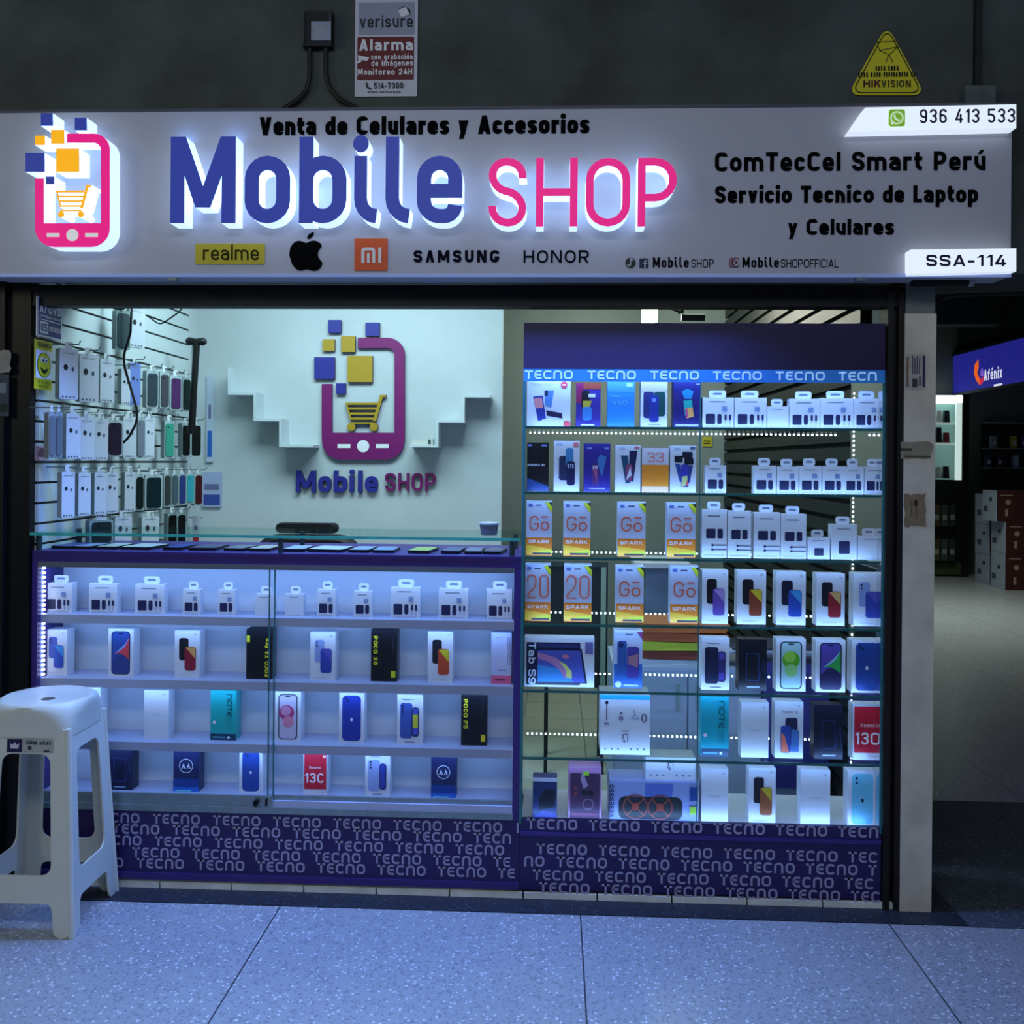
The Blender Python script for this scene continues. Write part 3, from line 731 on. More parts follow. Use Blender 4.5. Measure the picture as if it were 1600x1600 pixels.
while z < zb0: mb.box(q - .004, q + .004, KD - .036, KD - .03, z - .0035, z + .0035, LEDW); z += .016
mb.build('led_strip', cab, LK)
for i, z in enumerate(KZ[:6]):
    mb = MB(); mb.box(KX0 + .005, KX1 - .005, .012, KD - .012, z - .008, z, SHELFGLASS); s = mb.build('shelf', cab, LK)
    mb = MB(); mb.box(KX0 + .005, KX1 - .005, .009, .0118, z - .008, z, GEDGE); mb.build('front_edge', s, LK)
    mb = MB(); x = KX0 + .015
    while x < KX1 - .05:
        mb.box(x - .0028, x + .0028, KD - .022, KD - .017, z - .0145, z - .0095, LEDW); x += .0155
    mb.build('led_strip', s, LK)
    area('cabinet_shelf_led', ((KX0 + KX1) / 2, .014, z - .004), (0, 1, 0), 1.06, .006, .8, BLUE)
area('cabinet_top_led', ((KX0 + KX1) / 2, .014, zh0 - .012), (0, .8, -1), 1.06, .01, 1.7, BLUE)
area('cabinet_bottom_led', ((KX0 + KX1) / 2, .022, KZ[6] + .008), (0, 1, .5), 1.06, .006, .6, BLUE)

# ------------------------------------------------------------------ boxed products
def S(col): return M(col, .42)
class Front:
    """prints on the front of a box of w x h; u,v run 0..1"""
    def __init__(s, w, h, y): s.w, s.h, s.y = w, h, y; s.pic = MB(); s.txt = MB(); s.k = 0
    def to3(s):
        s.k += 1; yy = s.y - .0004 - .0003 * s.k
        return lambda x, z, d: (x, yy + d, z)
    def P(s, u, v): return ((u - .5) * s.w, v * s.h)
    def poly(s, pts, c): s.pic.face([s.to3f(*s.P(*q)) for q in pts], S(c)) if False else s._face(s.pic, [s.P(*q) for q in pts], c)
    def _face(s, mb, pts, c):
        t = s.to3(); mb.face([t(x, z, 0) for x, z in pts], S(c))
    def rect(s, u0, v0, u1, v1, c): s.poly([(u0, v0), (u1, v0), (u1, v1), (u0, v1)], c)
    def rr(s, u0, v0, u1, v1, c, r=.008):
        a, b = s.P(u0, v0), s.P(u1, v1); s._face(s.pic, rrect(a[0], b[0], a[1], b[1], r, 3), c)
    def el(s, u, v, ru, c, rv=None):
        a = s.P(u, v); r = ru * s.w; s._face(s.pic, ellipse(a[0], a[1], r, (rv or ru) * s.w, 14), c)
    def text(s, t, u0, u1, v, cap, c, w=.15, **kw):
        a, b = s.P(u0, v), s.P(u1, v); kw.setdefault('rad', .3); emit(s.txt, word(t, a[0], b[0], a[1], cap * s.h, w=w, **kw), s.to3(), S(c))
    def vtext(s, t, v0, v1, u, cap, c, w=.2, up=True, **kw):
        """vertical lettering along v, glyph tops to the left (up) or right"""
        L_ = abs(v1 - v0) * s.h; y = s.to3(); kw.setdefault('rad', .3)
        sh = word(t, 0, L_, 0, cap * s.w, w=w, **kw); x0 = (u - .5) * s.w
        f = (lambda p: Vector((x0 - p.y, v0 * s.h + p.x))) if up else (lambda p: Vector((x0 + p.y, v0 * s.h - p.x)))
        out = [('Q', [f(p) for p in e[1]]) if e[0] == 'Q' else ('R', [f(p) for p in e[1]], [f(p) for p in e[2]], e[3]) for e in sh]
        emit(s.txt, out, y, S(c))
    def line(s, pts, wd, c, closed=False): emit(s.pic, [ribbon([Vector(s.P(*q)) for q in pts], wd, closed)], s.to3(), S(c))


def duo(f, back, a, b, u=(.18, .56, .41, .86), v=(.37, .84, .16, .66), logo=True):
    f.rr(u[0], v[0], u[1], v[1], back); f.el(u[0] + .09, v[1] - .06, .035, '#14151c'); f.el(u[0] + .09, v[1] - .12, .035, '#14151c')
    f.rr(u[2], v[2], u[3], v[3], a)
    h_ = v[3] - v[2]
    f.poly([(u[2] + .03, v[3] - .015), (u[3] - .02, v[3] - .01), (u[3] - .02, v[3] - .5 * h_)], b)
    if logo: f.rect(.80, .92, .88, .95, '#b8a7a2'); f.rect(.16, .055, .7, .065, '#b9bcc6')
def phone_front(f, rim, bg, blobs):
    f.rr(.13, .045, .87, .95, rim, .012); f.rr(.17, .065, .83, .93, bg, .010)
    for q in blobs: f.poly(q[0], q[1]) if isinstance(q[0], list) else f.el(*q)
    f.rr(.40, .895, .60, .915, '#101018', .002)
def swirl(f, rim, top, low, c1, c2):
    phone_front(f, rim, top, [([(.17, .065), (.83, .065), (.83, .40), (.60, .48), (.36, .44), (.17, .34)], low),
                              ([(.24, .47), (.58, .60), (.83, .82), (.83, .36), (.66, .44), (.45, .49)], c1), ([(.24, .47), (.45, .53), (.66, .62), (.83, .80), (.62, .66), (.42, .56)], c2)])
def phone_back(f, c, cams=((.28, .88), (.36, .84)), dot='#d9dce8', cam='#16203c', bg='#dfe3ea'):
    f.rr(.13, .04, .87, .95, c, .014)
    for q in cams: f.el(q[0], q[1], .045, cam)
    f.el(.50, .47, .05, dot, .07)
def mi_dot(f): f.rect(.80, .92, .88, .95, '#b6bac6')


def g_blank(f, a): f.text(a or 'phone', .3, .72, .48, .02, '#a9aebd', .12) if False else f.rect(.3, .49, .7, .497, '#a4a9b8'); f.rect(.78, .90, .86, .93, '#aab0bd')
def g_spark(f, a):
    txt, foot = a
    f.rect(0, 0, 1, .33, '#f08a2a'); f.poly([(0, .02), (1, .02), (1, .12), (0, .2)], '#f7c13a')
    f.poly([(.3, .02), (1, .02), (1, .12), (.5, .09)], '#d9d63a'); f.rect(.25, .02, .95, .055, '#2b2c26')
    f.rect(.08, .90, .24, .95, '#5671b8'); f.rect(.36, .915, .6, .935, '#48506a'); f.poly([(.72, .98), (1, .98), (1, .80), (.93, .82)], '#c9d02c'); f.poly([(.86, .98), (1, .98), (1, .90)], '#22331c')
    if txt == 'Gō': f.text('Gō', .12, .88, .46, .27, '#e2623f', .09, rad=.4, xh=.62)
    else: f.text(txt, .08, .92, .40, .42, '#ea7a66', .06, rad=.4)
    f.text('SPARK', .08, .9, .225, .065, '#fbe9dc', .24, rad=.2)
def g_poco(f, a):
    txt, up, sticker = a
    if up: f.vtext(txt, .05, .82, .88, .15, '#e3dd2a', .24); f.rect(.02, .74, .14, .87, '#d5e02b')
    else: f.vtext(txt, .88, .32, .10, .16, '#e3dd2a', .24, up=False); f.rect(.78, .08, .95, .21, sticker); f.rect(.83, .55, .86, .85, '#3d3542')
def g_note(f, a):
    f.rect(0, 0, 1, .13, '#123c5c'); f.text('note', .08, .6, .055, .028, '#58b7c9', .16) if False else f.rect(.08, .05, .6, .075, '#4aa3bd'); f.el(.72, .06, .05, '#cfeef2')
    f.vtext('NOTE', .93, .48,   .64, .20, '#0c4e57', .17, up=False, tecno=True); f.vtext('30', .46, .24, .64, .18, '#0f8d92', .09, up=False); f.el(.16, .36, .07, '#e9d6e6')
def g_13c(f, a):
    f.rect(.04, .13, .97, .97, '#cf1f38'); f.text('Redmi', .26, .74, .60, .06, '#f6d9dc', .16); f.text('13C', .06, .86, .28, .22, '#fbeef0', .16); f.rr(.83, .86, .95, .92, '#f3cfd4', .003); f.rect(.5, .06, .9, .075, '#c9b9bf')
def g_moto(f, a):
    f.rect(0, 0, 1, .10, '#2a6ad0'); f.rect(0, .10, 1, .28, '#1f3f8e')
    f.line(ellipse(.5, .56, .26, .26 * f.w / f.h, 24), .0022, '#c9cfe6', True)
    for s_ in (-1, 1): f.poly([(.5 + s_ * .02, .50), (.5 + s_ * .10, .62), (.5 + s_ * .18, .50), (.5 + s_ * .13, .50), (.5 + s_ * .10, .55), (.5 + s_ * .06, .50)], '#d6dbef')
    f.rect(.1, .012, .72, .035, '#7fe6e0')
def g_dark(f, a):
    f.line([(.28, .2), (.72, .2), (.72, .72), (.28, .72)], .0015, '#3b4f96', True); f.line([(.74, .22), (.9, .6), (.96, .2)], .0014, '#37569a'); f.rect(.3, .06, .75, .085, '#9fb4e0')
def g_galaxy(f, a):
    bc, fc, fx = a
    f.text('Galaxy', .2, .66, .89, .03, '#4a5068', .16); f.rr(.12, .12, .60, .83, bc)
    for k in range(3): f.el(.22, .77 - .06 * k, .04, '#10131f')
    f.rr(.58, .16, .86, .75, fc); f.rect(.62, .20, .82, .72, fx[0]); f.rect(.62, .34, .82, .60, fx[1]); f.rect(.3, .045, .7, .06, '#5b607a')
def g_zte(f, a):
    kind = a
    if kind == 'split': f.rr(.2, .22, .62, .70, '#2a3157'); f.rr(.46, .48, .76, .86, '#3f83b4'); f.rr(.5, .12, .82, .60, '#1d1d50'); f.text('ZTE', .54, .78, .46, .08, '#c8cff2', .2); f.text('ZTE', .1, .32, .90, .045, '#6d83c4', .16); f.rect(.76, .88, .95, .97, '#d8757d')
    if kind == 'fan': f.poly([(.22, .78), (.5, .78), (.62, .2), (.42, .18)], '#1c4d70'); f.poly([(.56, .88), (.88, .88), (.72, .22), (.56, .24)], '#1b2450'); f.rr(.42, .24, .68, .60, '#8a4a70'); f.poly([(.44, .26), (.66, .36), (.6, .56)], '#d9dde8'); f.text('ZTE', .16, .38, .90, .045, '#6d83c4', .16); f.rect(.76, .92, .96, .97, '#c46a72')
    if kind == 'cross': f.rr(.16, .64, .48, .78, '#12152c', .004); f.rr(.54, .60, .90, .74, '#12152c', .004); f.rr(.46, .74, .86, .87, '#0f1230', .004); f.poly([(.18, .62), (.40, .60), (.46, .24), (.38, .22)], '#2b4a9a'); f.poly([(.88, .58), (.66, .58), (.64, .2), (.74, .2)], '#2b3f86'); f.rr(.42, .12, .70, .60, '#3d3fae', .004); f.poly([(.43, .13), (.69, .16), (.66, .36), (.45, .34)], '#c9d68a'); f.poly([(.58, .14), (.69, .16), (.68, .3)], '#d05a5a'); f.text('ZTE', .16, .38, .90, .045, '#6d83c4', .16); f.rect(.76, .92, .96, .97, '#5a5f86')
    if kind == 'purple': f.rr(.30, .15, .56, .58, '#5b2f74'); f.poly([(.50, .66), (.62, .78), (.86, .72), (.68, .30)], '#3f78b6'); f.poly([(.32, .50), (.5, .54), (.5, .20)], '#a8557e'); f.text('ZTE', .33, .53, .48, .06, '#e6dff5', .2); f.rect(.12, .88, .3, .92, '#7d86cc'); f.rect(.78, .88, .94, .92, '#7d86cc'); f.rect(.2, .06, .8, .08, '#a9b0e6')
    if kind == 'navy': f.text('AURORA', .02, .6, .52, .04, '#e6ecff', .2); f.text('30', .66, .8, .52, .04, '#e6ecff', .2); f.rect(.04, .92, .22, .96, '#6c7fc0'); f.rect(.66, .92, .92, .96, '#6c7fc0'); f.poly([(0, 0), (1, 0), (1, .1), (0, .28)], '#26417f')
    if kind == 'rainbow': f.poly([(.3, .78), (.5, .84), (.72, .78), (.64, .62), (.40, .62)], '#2483b4'); f.poly([(.36, .58), (.66, .60), (.72, .3), (.42, .26)], '#21a79a'); f.poly([(.42, .42), (.69, .44), (.74, .24), (.48, .2)], '#e7a25c'); f.poly([(.42, .40), (.5, .42), (.54, .22), (.46, .22)], '#c2447c'); f.rect(.08, .03, .9, .07, '#aebbf0'); f.rect(.82, .92, .94, .95, '#8f9fe0')
    if kind == 'purplered': f.rect(0, .55, .3, 1, '#8c1e52'); f.rect(.3, .86, 1, 1, '#a5432e'); f.rr(.22, .42, .56, .84, '#141420'); f.rect(.5, .68, .78, .76, '#d7dbe8'); f.poly([(.28, .60), (.64, .60), (.5, .36), (.28, .38)], '#b8a83a'); f.rr(.26, .15, .64, .46, '#3d7dbf'); f.rect(.2, .03, .75, .06, '#d9dff2')
    if kind == 'v40': f.text('V40', .18, .72, .48, .11, '#69b6ea', .13, rad=.3); f.rect(0, .76, 1, 1, '#4a94d0'); f.rect(.7, .88, .92, .95, '#a9d2ee'); f.rect(.1, .66, .45, .675, '#7fc0ea')
    if kind == 'teal': f.rr(.1, .2, .5, .78, '#27306c'); f.rr(.5, .24, .92, .78, '#0f4a4a'); f.rr(.32, .12, .68, .70, '#25338c'); f.el(.5, .60, .08, '#6f8ae0'); f.rect(.0, .78, 1, 1, '#cbbfa0'); f.rect(.3, .05, .75, .07, '#8a93ae')
    if kind == 'wide': f.poly([(.14, .66), (.36, .68), (.44, .18), (.26, .12)], '#2d3690'); f.poly([(.16, .62), (.34, .64), (.38, .42), (.2, .40)], '#d98d8f'); f.poly([(.42, .80), (.62, .80), (.56, .42), (.42, .46)], '#5788c4'); f.poly([(.40, .80), (.48, .80), (.48, .68), (.40, .68)], '#1b2a44'); f.poly([(.44, .36), (.80, .30), (.82, .18), (.46, .24)], '#1c1c40'); f.text('PREMIUM', .1, .62, .90, .05, '#a7a3b8', .12); f.el(.85, .92, .08, '#d84a5a'); f.rect(.81, .905, .89, .935, '#f2d6da'); f.el(.92, .06, .08, '#d84a5a')
def g_33(f, a): f.rect(0, 0, 1, .62, '#f0902c'); f.rect(0, 0, 1, .14, '#f2c79a'); f.text('33', .2, .82, .68, .22, '#e26a6a', .09)
def g_tab(f, a):
    f.rr(.03, .04, .80, .90, '#141c44', .004); f.rect(.20, .80, .78, .87, '#28346c')
    f.poly([(.18, .08), (.90, .08), (.82, .78), (.18, .78)], '#10183a'); f.poly([(.19, .10), (.87, .10), (.80, .74), (.19, .74)], '#4d58b4')
    f.poly([(.19, .10), (.70, .10), (.60, .35), (.19, .45)], '#3f8fd4'); f.poly([(.30, .66), (.45, .60), (.62, .42), (.66, .22), (.58, .18), (.5, .36), (.36, .50), (.19, .58), (.19, .70)], '#b87fae')
    f.poly([(.5, .52), (.58, .48), (.68, .32), (.68, .18), (.60, .2), (.6, .34)], '#d9d878'); f.el(.59, .62, .05, '#d77a94', .03); f.rect(.87, .68, .98, .92, '#6d6aa8')
    f.vtext('Tab S9', .90, .05, .06, .105, '#dce9fb', .18, up=False)
def g_note_blue(f, a): f.rect(0, 0, 1, .42, '#2f66b8'); f.rr(.12, .22, .45, .82, '#2f5aa8'); f.rr(.16, .70, .34, .80, '#1a2a5c'); f.rr(.46, .18, .88, .72, '#4a3f9c'); f.poly([(.5, .55), (.86, .6), (.84, .36), (.52, .42)], '#b07a8c'); f.poly([(.8, .98), (1, .98), (1, .84)], '#8b3f70'); f.el(.16, .07, .11, '#c8dcf4'); f.rect(.34, .04, .86, .07, '#a7c4ec'); f.rect(.4, .93, .66, .945, '#6b6f8c')
def g_redmi12(f, a): f.text('Redmi 12', .26, .80, .80, .05, '#6f7690', .14); f.rr(.36, .22, .80, .72, '#252c52'); f.el(.48, .64, .05, '#0e1020'); f.rr(.20, .10, .56, .58, '#2f4aa0'); f.poly([(.22, .11), (.5, .11), (.34, .40), (.22, .46)], '#ea7a5c'); f.poly([(.56, .12), (.84, .12), (.84, .5), (.58, .52)], '#4a76b8'); mi_dot(f)
def g_ear(f, a):
    if a == 'upper':
        f.rect(0, .86, 1, 1, '#1aa3d2')
        f.rect(.12, .22, .14, .78, '#43385e'); f.rect(.10, .72, .16, .80, '#1d1b2e'); f.rect(.08, .1, .18, .16, '#8a7d9c')
        f.el(.42, .30, .05, '#8e8aa8'); f.el(.42, .45, .02, '#3a3550'); f.line([(.66, .6), (.70, .42), (.78, .3), (.62, .3), (.70, .42)], .002, '#9690b4'); f.line(ellipse(.88, .32, .045, .12, 12), .003, '#3a3a58', True)
    else:
        f.line([(.44, .78), (.5, .50), (.48, .46), (.44, .58), (.47, .78), (.55, .78), (.55, .48)], .0022, '#3d3a5c'); f.rect(.42, .88, .58, .91, '#4a476a')
        for k in range(7):
            if k != 3: f.el(.10 + .13 * k, .22, .018, '#46507c')
def g_head(f, a): f.poly([(.05, .02), (.95, .02), (.95, .9), (.05, .9)], '#4a3050'); f.poly([(.42, .95), (.6, .66), (.46, .6), (.36, .8)], '#a58fb0'); f.el(.48, .52, .09, '#1e1626'); f.el(.68, .52, .09, '#1e1626'); f.line(ellipse(.60, .30, .16, .10, 16), .004, '#7d6577', True); f.el(.22, .62, .05, '#9c4a4a'); f.el(.22, .50, .05, '#9c4a4a'); f.rect(.1, .06, .9, .14, '#6a2f52'); f.rect(.45, .86, .62, .94, '#9fd83a')
def g_speaker(f, a):
    f.rr(.10, .04, .82, .62, '#20282c', .02); f.rect(.42, .62, .78, .98, '#3c5aa8') if False else f.poly([(.40, .62), (.70, .62), (.72, .96), (.40, .96)], '#5a73c2')
    for u in (.29, .57):
        f.line(ellipse(u, .36, .135, .30, 20), .0045, '#8a4038', True); f.el(u, .36, .045, '#a0342f'); f.line([(u - .1, .58), (u + .1, .14)], .004, '#8c4a36'); f.line([(u + .1, .58), (u - .1, .14)], .004, '#8c4a36')
    f.vtext('VESESSSG', .08, .92, .045, .05, '#2c2c4c', .2); f.rect(.90, .2, .97, .40, '#9fd83a'); f.rect(.9, .55, .99, .9, '#2a4c9c')
def g_zero(f, a): f.rect(0, 0, 1, .16, '#d9638e'); f.text('NFC', .3, .66, .05, .05, '#6a2f52', .2) if False else f.rect(.2, .06, .7, .10, '#7d3a5e'); f.rect(.35, .26, .75, .275, '#7d80a4'); f.vtext('ZERO', .92, .38, .80, .14, '#5d5f86', .12, up=False); f.rect(.2, .90, .5, .915, '#8b90b4')
def g_lens(f, a): f.rect(0, 0, 1, .88, '#1f3266'); f.poly([(.25, .2), (.9, .28), (.95, .7), (.5, .72), (.25, .5)], '#121528'); f.poly([(0, .02), (1, .02), (1, .12), (.4, .2)], '#35408a'); f.rect(0, .90, 1, 1, '#c3cbdf')


def charger(f, kind):
    f.rect(.22, .855, .72, .875, '#5c6480')
    if kind == 'wide':
        f.rr(.10, .12, .40, .46, '#23264c', .003); f.rr(.47, .12, .61, .46, '#23264c', .006)
        for u in (.70, .84): f.rect(u, .26, u + .07, .44, '#23264c'); f.rect(u + .025, .10, u + .045, .26, '#8d95b8')
        f.rect(.62, .54, .78, .70, '#7f93bb')
    elif kind == 'slim': f.rr(.12, .14, .56, .48, '#23264c', .003); f.rr(.64, .14, .86, .48, '#23264c', .005); f.rect(.58, .56, .8, .72, '#7f93bb')
    elif kind == 'tall':
        f.rr(.16, .40, .54, .60, '#23264c', .003); f.rr(.62, .40, .84, .60, '#23264c', .004)
        for v in (.17, .26): f.el(.42, v, .05, '#262a50'); f.rect(.42, v - .008, .98, v + .008, '#3a3f68')
    elif kind == 'mini': f.rr(.3, .16, .72, .52, '#2c3156', .003)
    f.rect(.08, .035, .9, .06, '#aeb6c8')


G = dict(blank=g_blank, spark=g_spark, poco=g_poco, note=g_note, red=g_13c, moto=g_moto, dark=g_dark, galaxy=g_galaxy, zte=g_zte, g33=g_33, tab=g_tab, nb=g_note_blue, r12=g_redmi12, ear=g_ear,
         head=g_head, spk=g_speaker, zero=g_zero, lens=g_lens,
         duo=lambda f, a: (duo(f, *a), mi_dot(f)), swirl=lambda f, a: swirl(f, *a), back=lambda f, a: phone_back(f, *a), front=lambda f, a: phone_front(f, *a))
ORD = ['first', 'second', 'third', 'fourth', 'fifth', 'sixth', 'seventh', 'eighth', 'ninth', 'tenth', 'eleventh', 'twelfth']


def product(x0, x1, yt, yb, z, Y, kind, arg, look, where, group, body='#d6d9e0', d=.05, cat='phone box', name='phone_box', zbase=None):
    xm, pb = (x0 + x1) / 2, yb
    c = atY(xm, yb, Y); k = (Y + 3.0) / F * 1.0
    w = (x1 - x0) * k; h = (yb - yt) * k
    loc = Vector((c.x, Y + d / 2, z if zbase is None else zbase))
    t = thing(name, look + (', ' + where if where else ''), cat, loc, group)
    b = MB(); b.box(-w / 2, w / 2, -d / 2, d / 2, 0, h, M(body, .42))
    o = b.build('carton', t); f = Front(w, h, -d / 2)
    if kind == 'charger':
        charger(f, arg); tw = min(w * .55, .06); tb = MB()
        pts = [(p.x, p.y) for p in rpath([(-tw / 2, h), (tw / 2, h), (tw / 2, h + .024), (-tw / 2, h + .024)], .008, True)]
        tb.prism(pts, lambda x, y, dd: (x, dd, y), .001, M(body, .42)); tb.face([(-tw * .28, -.0006, h + .010), (tw * .28, -.0006, h + .010), (tw * .22, -.0006, h + .016), (-tw * .22, -.0006, h + .016)], S('#6d7690')); tb.build('hang_tab', t)
    elif kind: G[kind](f, arg)
    if f.pic.f: f.pic.build('printed_picture', t)
    if f.txt.f: f.txt.build('lettering', t)
    return t


def row(items, z, Y, where, group_):
    n = len(items)
    for i, it in enumerate(items):
        x0, x1, yt, yb, kind, arg, look = it[:7]; ex = it[7] if len(it) > 7 else {}
        cat, name, grp = ('phone box', 'phone_box', 'phone boxes ' + group_)
        if kind == 'charger': cat, name, grp = 'charger box', 'charger_box', 'charger boxes ' + group_
        product(x0, x1, yt, yb, z, Y, kind, arg, look, ORD[i] + ' from left ' + where, grp, **{**dict(cat=cat, name=name), **ex})


WB_ = dict(d=.045)
NAVYB = dict(body='#181c3a'); BLK = dict(body='#0e0f18')
CH = lambda x0, x1, yt, yb, k, look: (x0, x1, yt, yb, 'charger', k, look, dict(d=.035))
# counter
CY = .065
row([CH(69, 113, 906, 953, 'wide', 'wide white charger box'), CH(138, 183, 907, 954, 'wide', 'wide white charger box'), CH(210, 257, 908, 955, 'wide', 'wide white charger box'),
     CH(285, 313, 916, 956, 'slim', 'narrow white charger box'), CH(340, 367, 917, 957, 'slim', 'narrow white charger box'), CH(398, 428, 924, 958, 'plain', 'small blank white box'),
     CH(445, 474, 925, 960, 'plain', 'small blank white box'), CH(495, 524, 917, 960, 'slim', 'narrow white charger box'), CH(552, 581, 920, 961, 'slim', 'narrow white charger box'),
     CH(610, 656, 915, 963, 'wide', 'wide white charger box'), CH(685, 731, 918, 965, 'wide', 'wide white charger box'), CH(760, 800, 919, 966, 'wide', 'wide white charger box')],
    SHZ[0], CY, "on counter's top shelf", "on the counter's top shelf")
row([(69, 105, 977, 1050, 'duo', ('#3d55a8', '#2c4fb0', '#3f8fd0'), 'white box picturing two blue phones'),
     (168, 209, 976, 1052, 'swirl', ('#1b2350', '#2f4f9e', '#243a80', '#d8434f', '#8f9fe0'), 'white box with blue and red phone screen'),
     (272, 312, 978, 1053, 'duo', ('#15161f', '#8f1f34', '#d8a25a'), 'white box with black and dark red phones'),
     (384, 425, 978, 1057, 'poco', ('POCO X4 Pro', True, '#d5e02b'), 'black box with upright yellow lettering', BLK),
     (484, 524, 982, 1058, 'duo', ('#8f9fd0', '#3444a4', '#5a58b4'), 'white box with lilac and indigo phones'),
     (579, 620, 981, 1062, 'poco', ('POCO X6', False, '#d5e02b'), 'black box with yellow lettering running down', BLK),
     (668, 707, 984, 1064, 'duo', ('#20202a', '#c24a2a', '#d8c82f'), 'white box with black and yellow phones'),
     (767, 799, 987, 1067, 'zero', None, 'pale box with pink bottom band', dict(body='#b4bbdc'))],
    SHZ[1], CY, "on counter's second shelf", "on the counter's second shelf")
row([(126, 157, 1068, 1148, 'duo', ('#2a3050', '#31489a', '#4a86c8'), 'white box half hidden behind the stool'),
     (224, 264, 1075, 1152, 'blank', None, 'plain white box'),
     (328, 369, 1076, 1155, 'note', None, 'teal box with sideways lettering', dict(body='#16a8a6')),
     (429, 470, 1079, 1158, 'front', ('#2a2a50', '#c3bcd2', [(.45, .58, .30, '#b23d74'), (.52, .40, .22, '#d8869e'), (.42, .62, .20, '#c98aac')]), 'white box with pink bubble phone screen'),
     (529, 569, 1081, 1160, 'back', ('#24389a',), 'white box with dark blue phone back'),
     (620, 660, 1083, 1161, 'galaxy', ('#3f58a8', '#2a2a60', ('#4a56b8', '#c9cc3a')), 'white box with blue phones and yellow screen'),
     (720, 760, 1084, 1167, 'poco', ('POCO F5', False, '#e6cf2a'), 'black box with yellow lettering running down', BLK)],
    SHZ[2], CY, "on counter's third shelf", "on the counter's third shelf")
row([(166, 207, 1174, 1245, 'dark', None, 'dark navy phone box', NAVYB), (270, 311, 1174, 1247, 'moto', None, 'navy box with round white emblem', dict(body='#1c2452')),
     (373, 410, 1180, 1250, 'back', ('#24489c',), 'white box with blue phone back'), (473, 511, 1182, 1250, 'red', None, 'red-fronted box with large white numerals'),
     (570, 609, 1184, 1253, 'galaxy', ('#94a4d4', '#2a2f70', ('#3440a0', '#3440a0')), 'white box with pale grey and blue phones'), (673, 712, 1184, 1256, 'moto', None, 'navy box with round white emblem', dict(body='#1c2452'))],
    .288, CY, "on counter's bottom deck", "on the counter's bottom deck")
# cabinet
KY = .055
def krow(i, items, nm): row(items, KZ[i], KY, f"on cabinet's {nm}", f"on the cabinet's {nm}")
WZ = dict(body='#1d1f4e'); PUR = dict(body='#33298a')
krow(0, [(823, 891, 597, 668, 'zte', 'wide', 'wide white box with three phones'), (900, 938, 600, 668, 'zte', 'purplered', 'purple and crimson phone box', dict(body='#3a2f8c')), (949, 991, 597, 669, 'zte', 'v40', 'sky blue phone box', dict(body='#2f86cf')),
         (1001, 1042, 598, 669, 'zte', 'teal', 'white box with navy and teal phones'), (1052, 1095, 598, 670, 'zte', 'rainbow', 'dark purple box with rainbow phone', dict(body='#241f66')),
         CH(1098, 1146, 623, 670, 'wide', 'wide white charger box'), CH(1148, 1197, 624, 671, 'wide', 'wide white charger box'), CH(1199, 1232, 637, 671, 'plain', 'small blank white box'),
         CH(1234, 1280, 625, 671, 'wide', 'wide white charger box'), CH(1282, 1332, 625, 672, 'wide', 'wide white charger box'), CH(1334, 1378, 625, 672, 'wide', 'wide white charger box')], 'top shelf')
krow(1, [(823, 857, 692, 768, 'zte', 'navy', 'near-black navy phone box', BLK), (865, 905, 689, 768, 'zte', 'split', 'white box with navy and steel-blue phones'), (912, 953, 693, 768, 'zte', 'purple', 'purple box with two phones', PUR),
         (961, 1000, 696, 769, 'zte', 'fan', 'white box with fanned-out phones'), (1003, 1044, 701, 770, 'g33', None, 'half white half orange box', dict(body='#d6d3dc')), (1047, 1087, 696, 769, 'zte', 'cross', 'white box with crossed dark phones'),
         CH(1102, 1134, 728, 771, 'slim', 'narrow white charger box'), CH(1178, 1212, 729, 772, 'slim', 'narrow white charger box'), CH(1214, 1247, 730, 772, 'slim', 'narrow white charger box'), CH(1249, 1283, 730, 773, 'slim', 'narrow white charger box'),
         CH(1285, 1318, 730, 773, 'slim', 'narrow white charger box'), CH(1319, 1349, 731, 774, 'slim', 'narrow white charger box')], 'second shelf')
product(1351, 1379, 731, 774, KZ[1], KY, 'charger', 'slim', "narrow white charger box at the right end of cabinet's second shelf", '', "charger boxes on the cabinet's second shelf", d=.035, cat='charger box', name='charger_box')
SPK = dict(body='#c2cbe4')
krow(2, [(822, 862, 780, 865, 'spark', ('Gō', 1), 'white and orange phone box', SPK), (880, 922, 781, 866, 'spark', ('Gō', 1), 'white and orange phone box', SPK), (965, 1008, 783, 868, 'spark', ('Gō', 1), 'white and orange phone box', SPK), (1042, 1086, 784, 869, 'spark', ('Gō', 1), 'white and orange phone box', SPK),
         CH(1097, 1135, 798, 873, 'tall', 'tall white charger box'), CH(1137, 1173, 800, 873, 'tall', 'tall white charger box'), CH(1178, 1218, 803, 874, 'tall', 'tall white charger box'), CH(1220, 1259, 805, 874, 'tall', 'tall white charger box'),
         CH(1262, 1296, 840, 873, 'mini', 'small white earphone box'), CH(1299, 1338, 822, 876, 'mini', 'white box with dark square window'), CH(1341, 1379, 840, 876, 'plain', 'low blank white box')], 'third shelf')
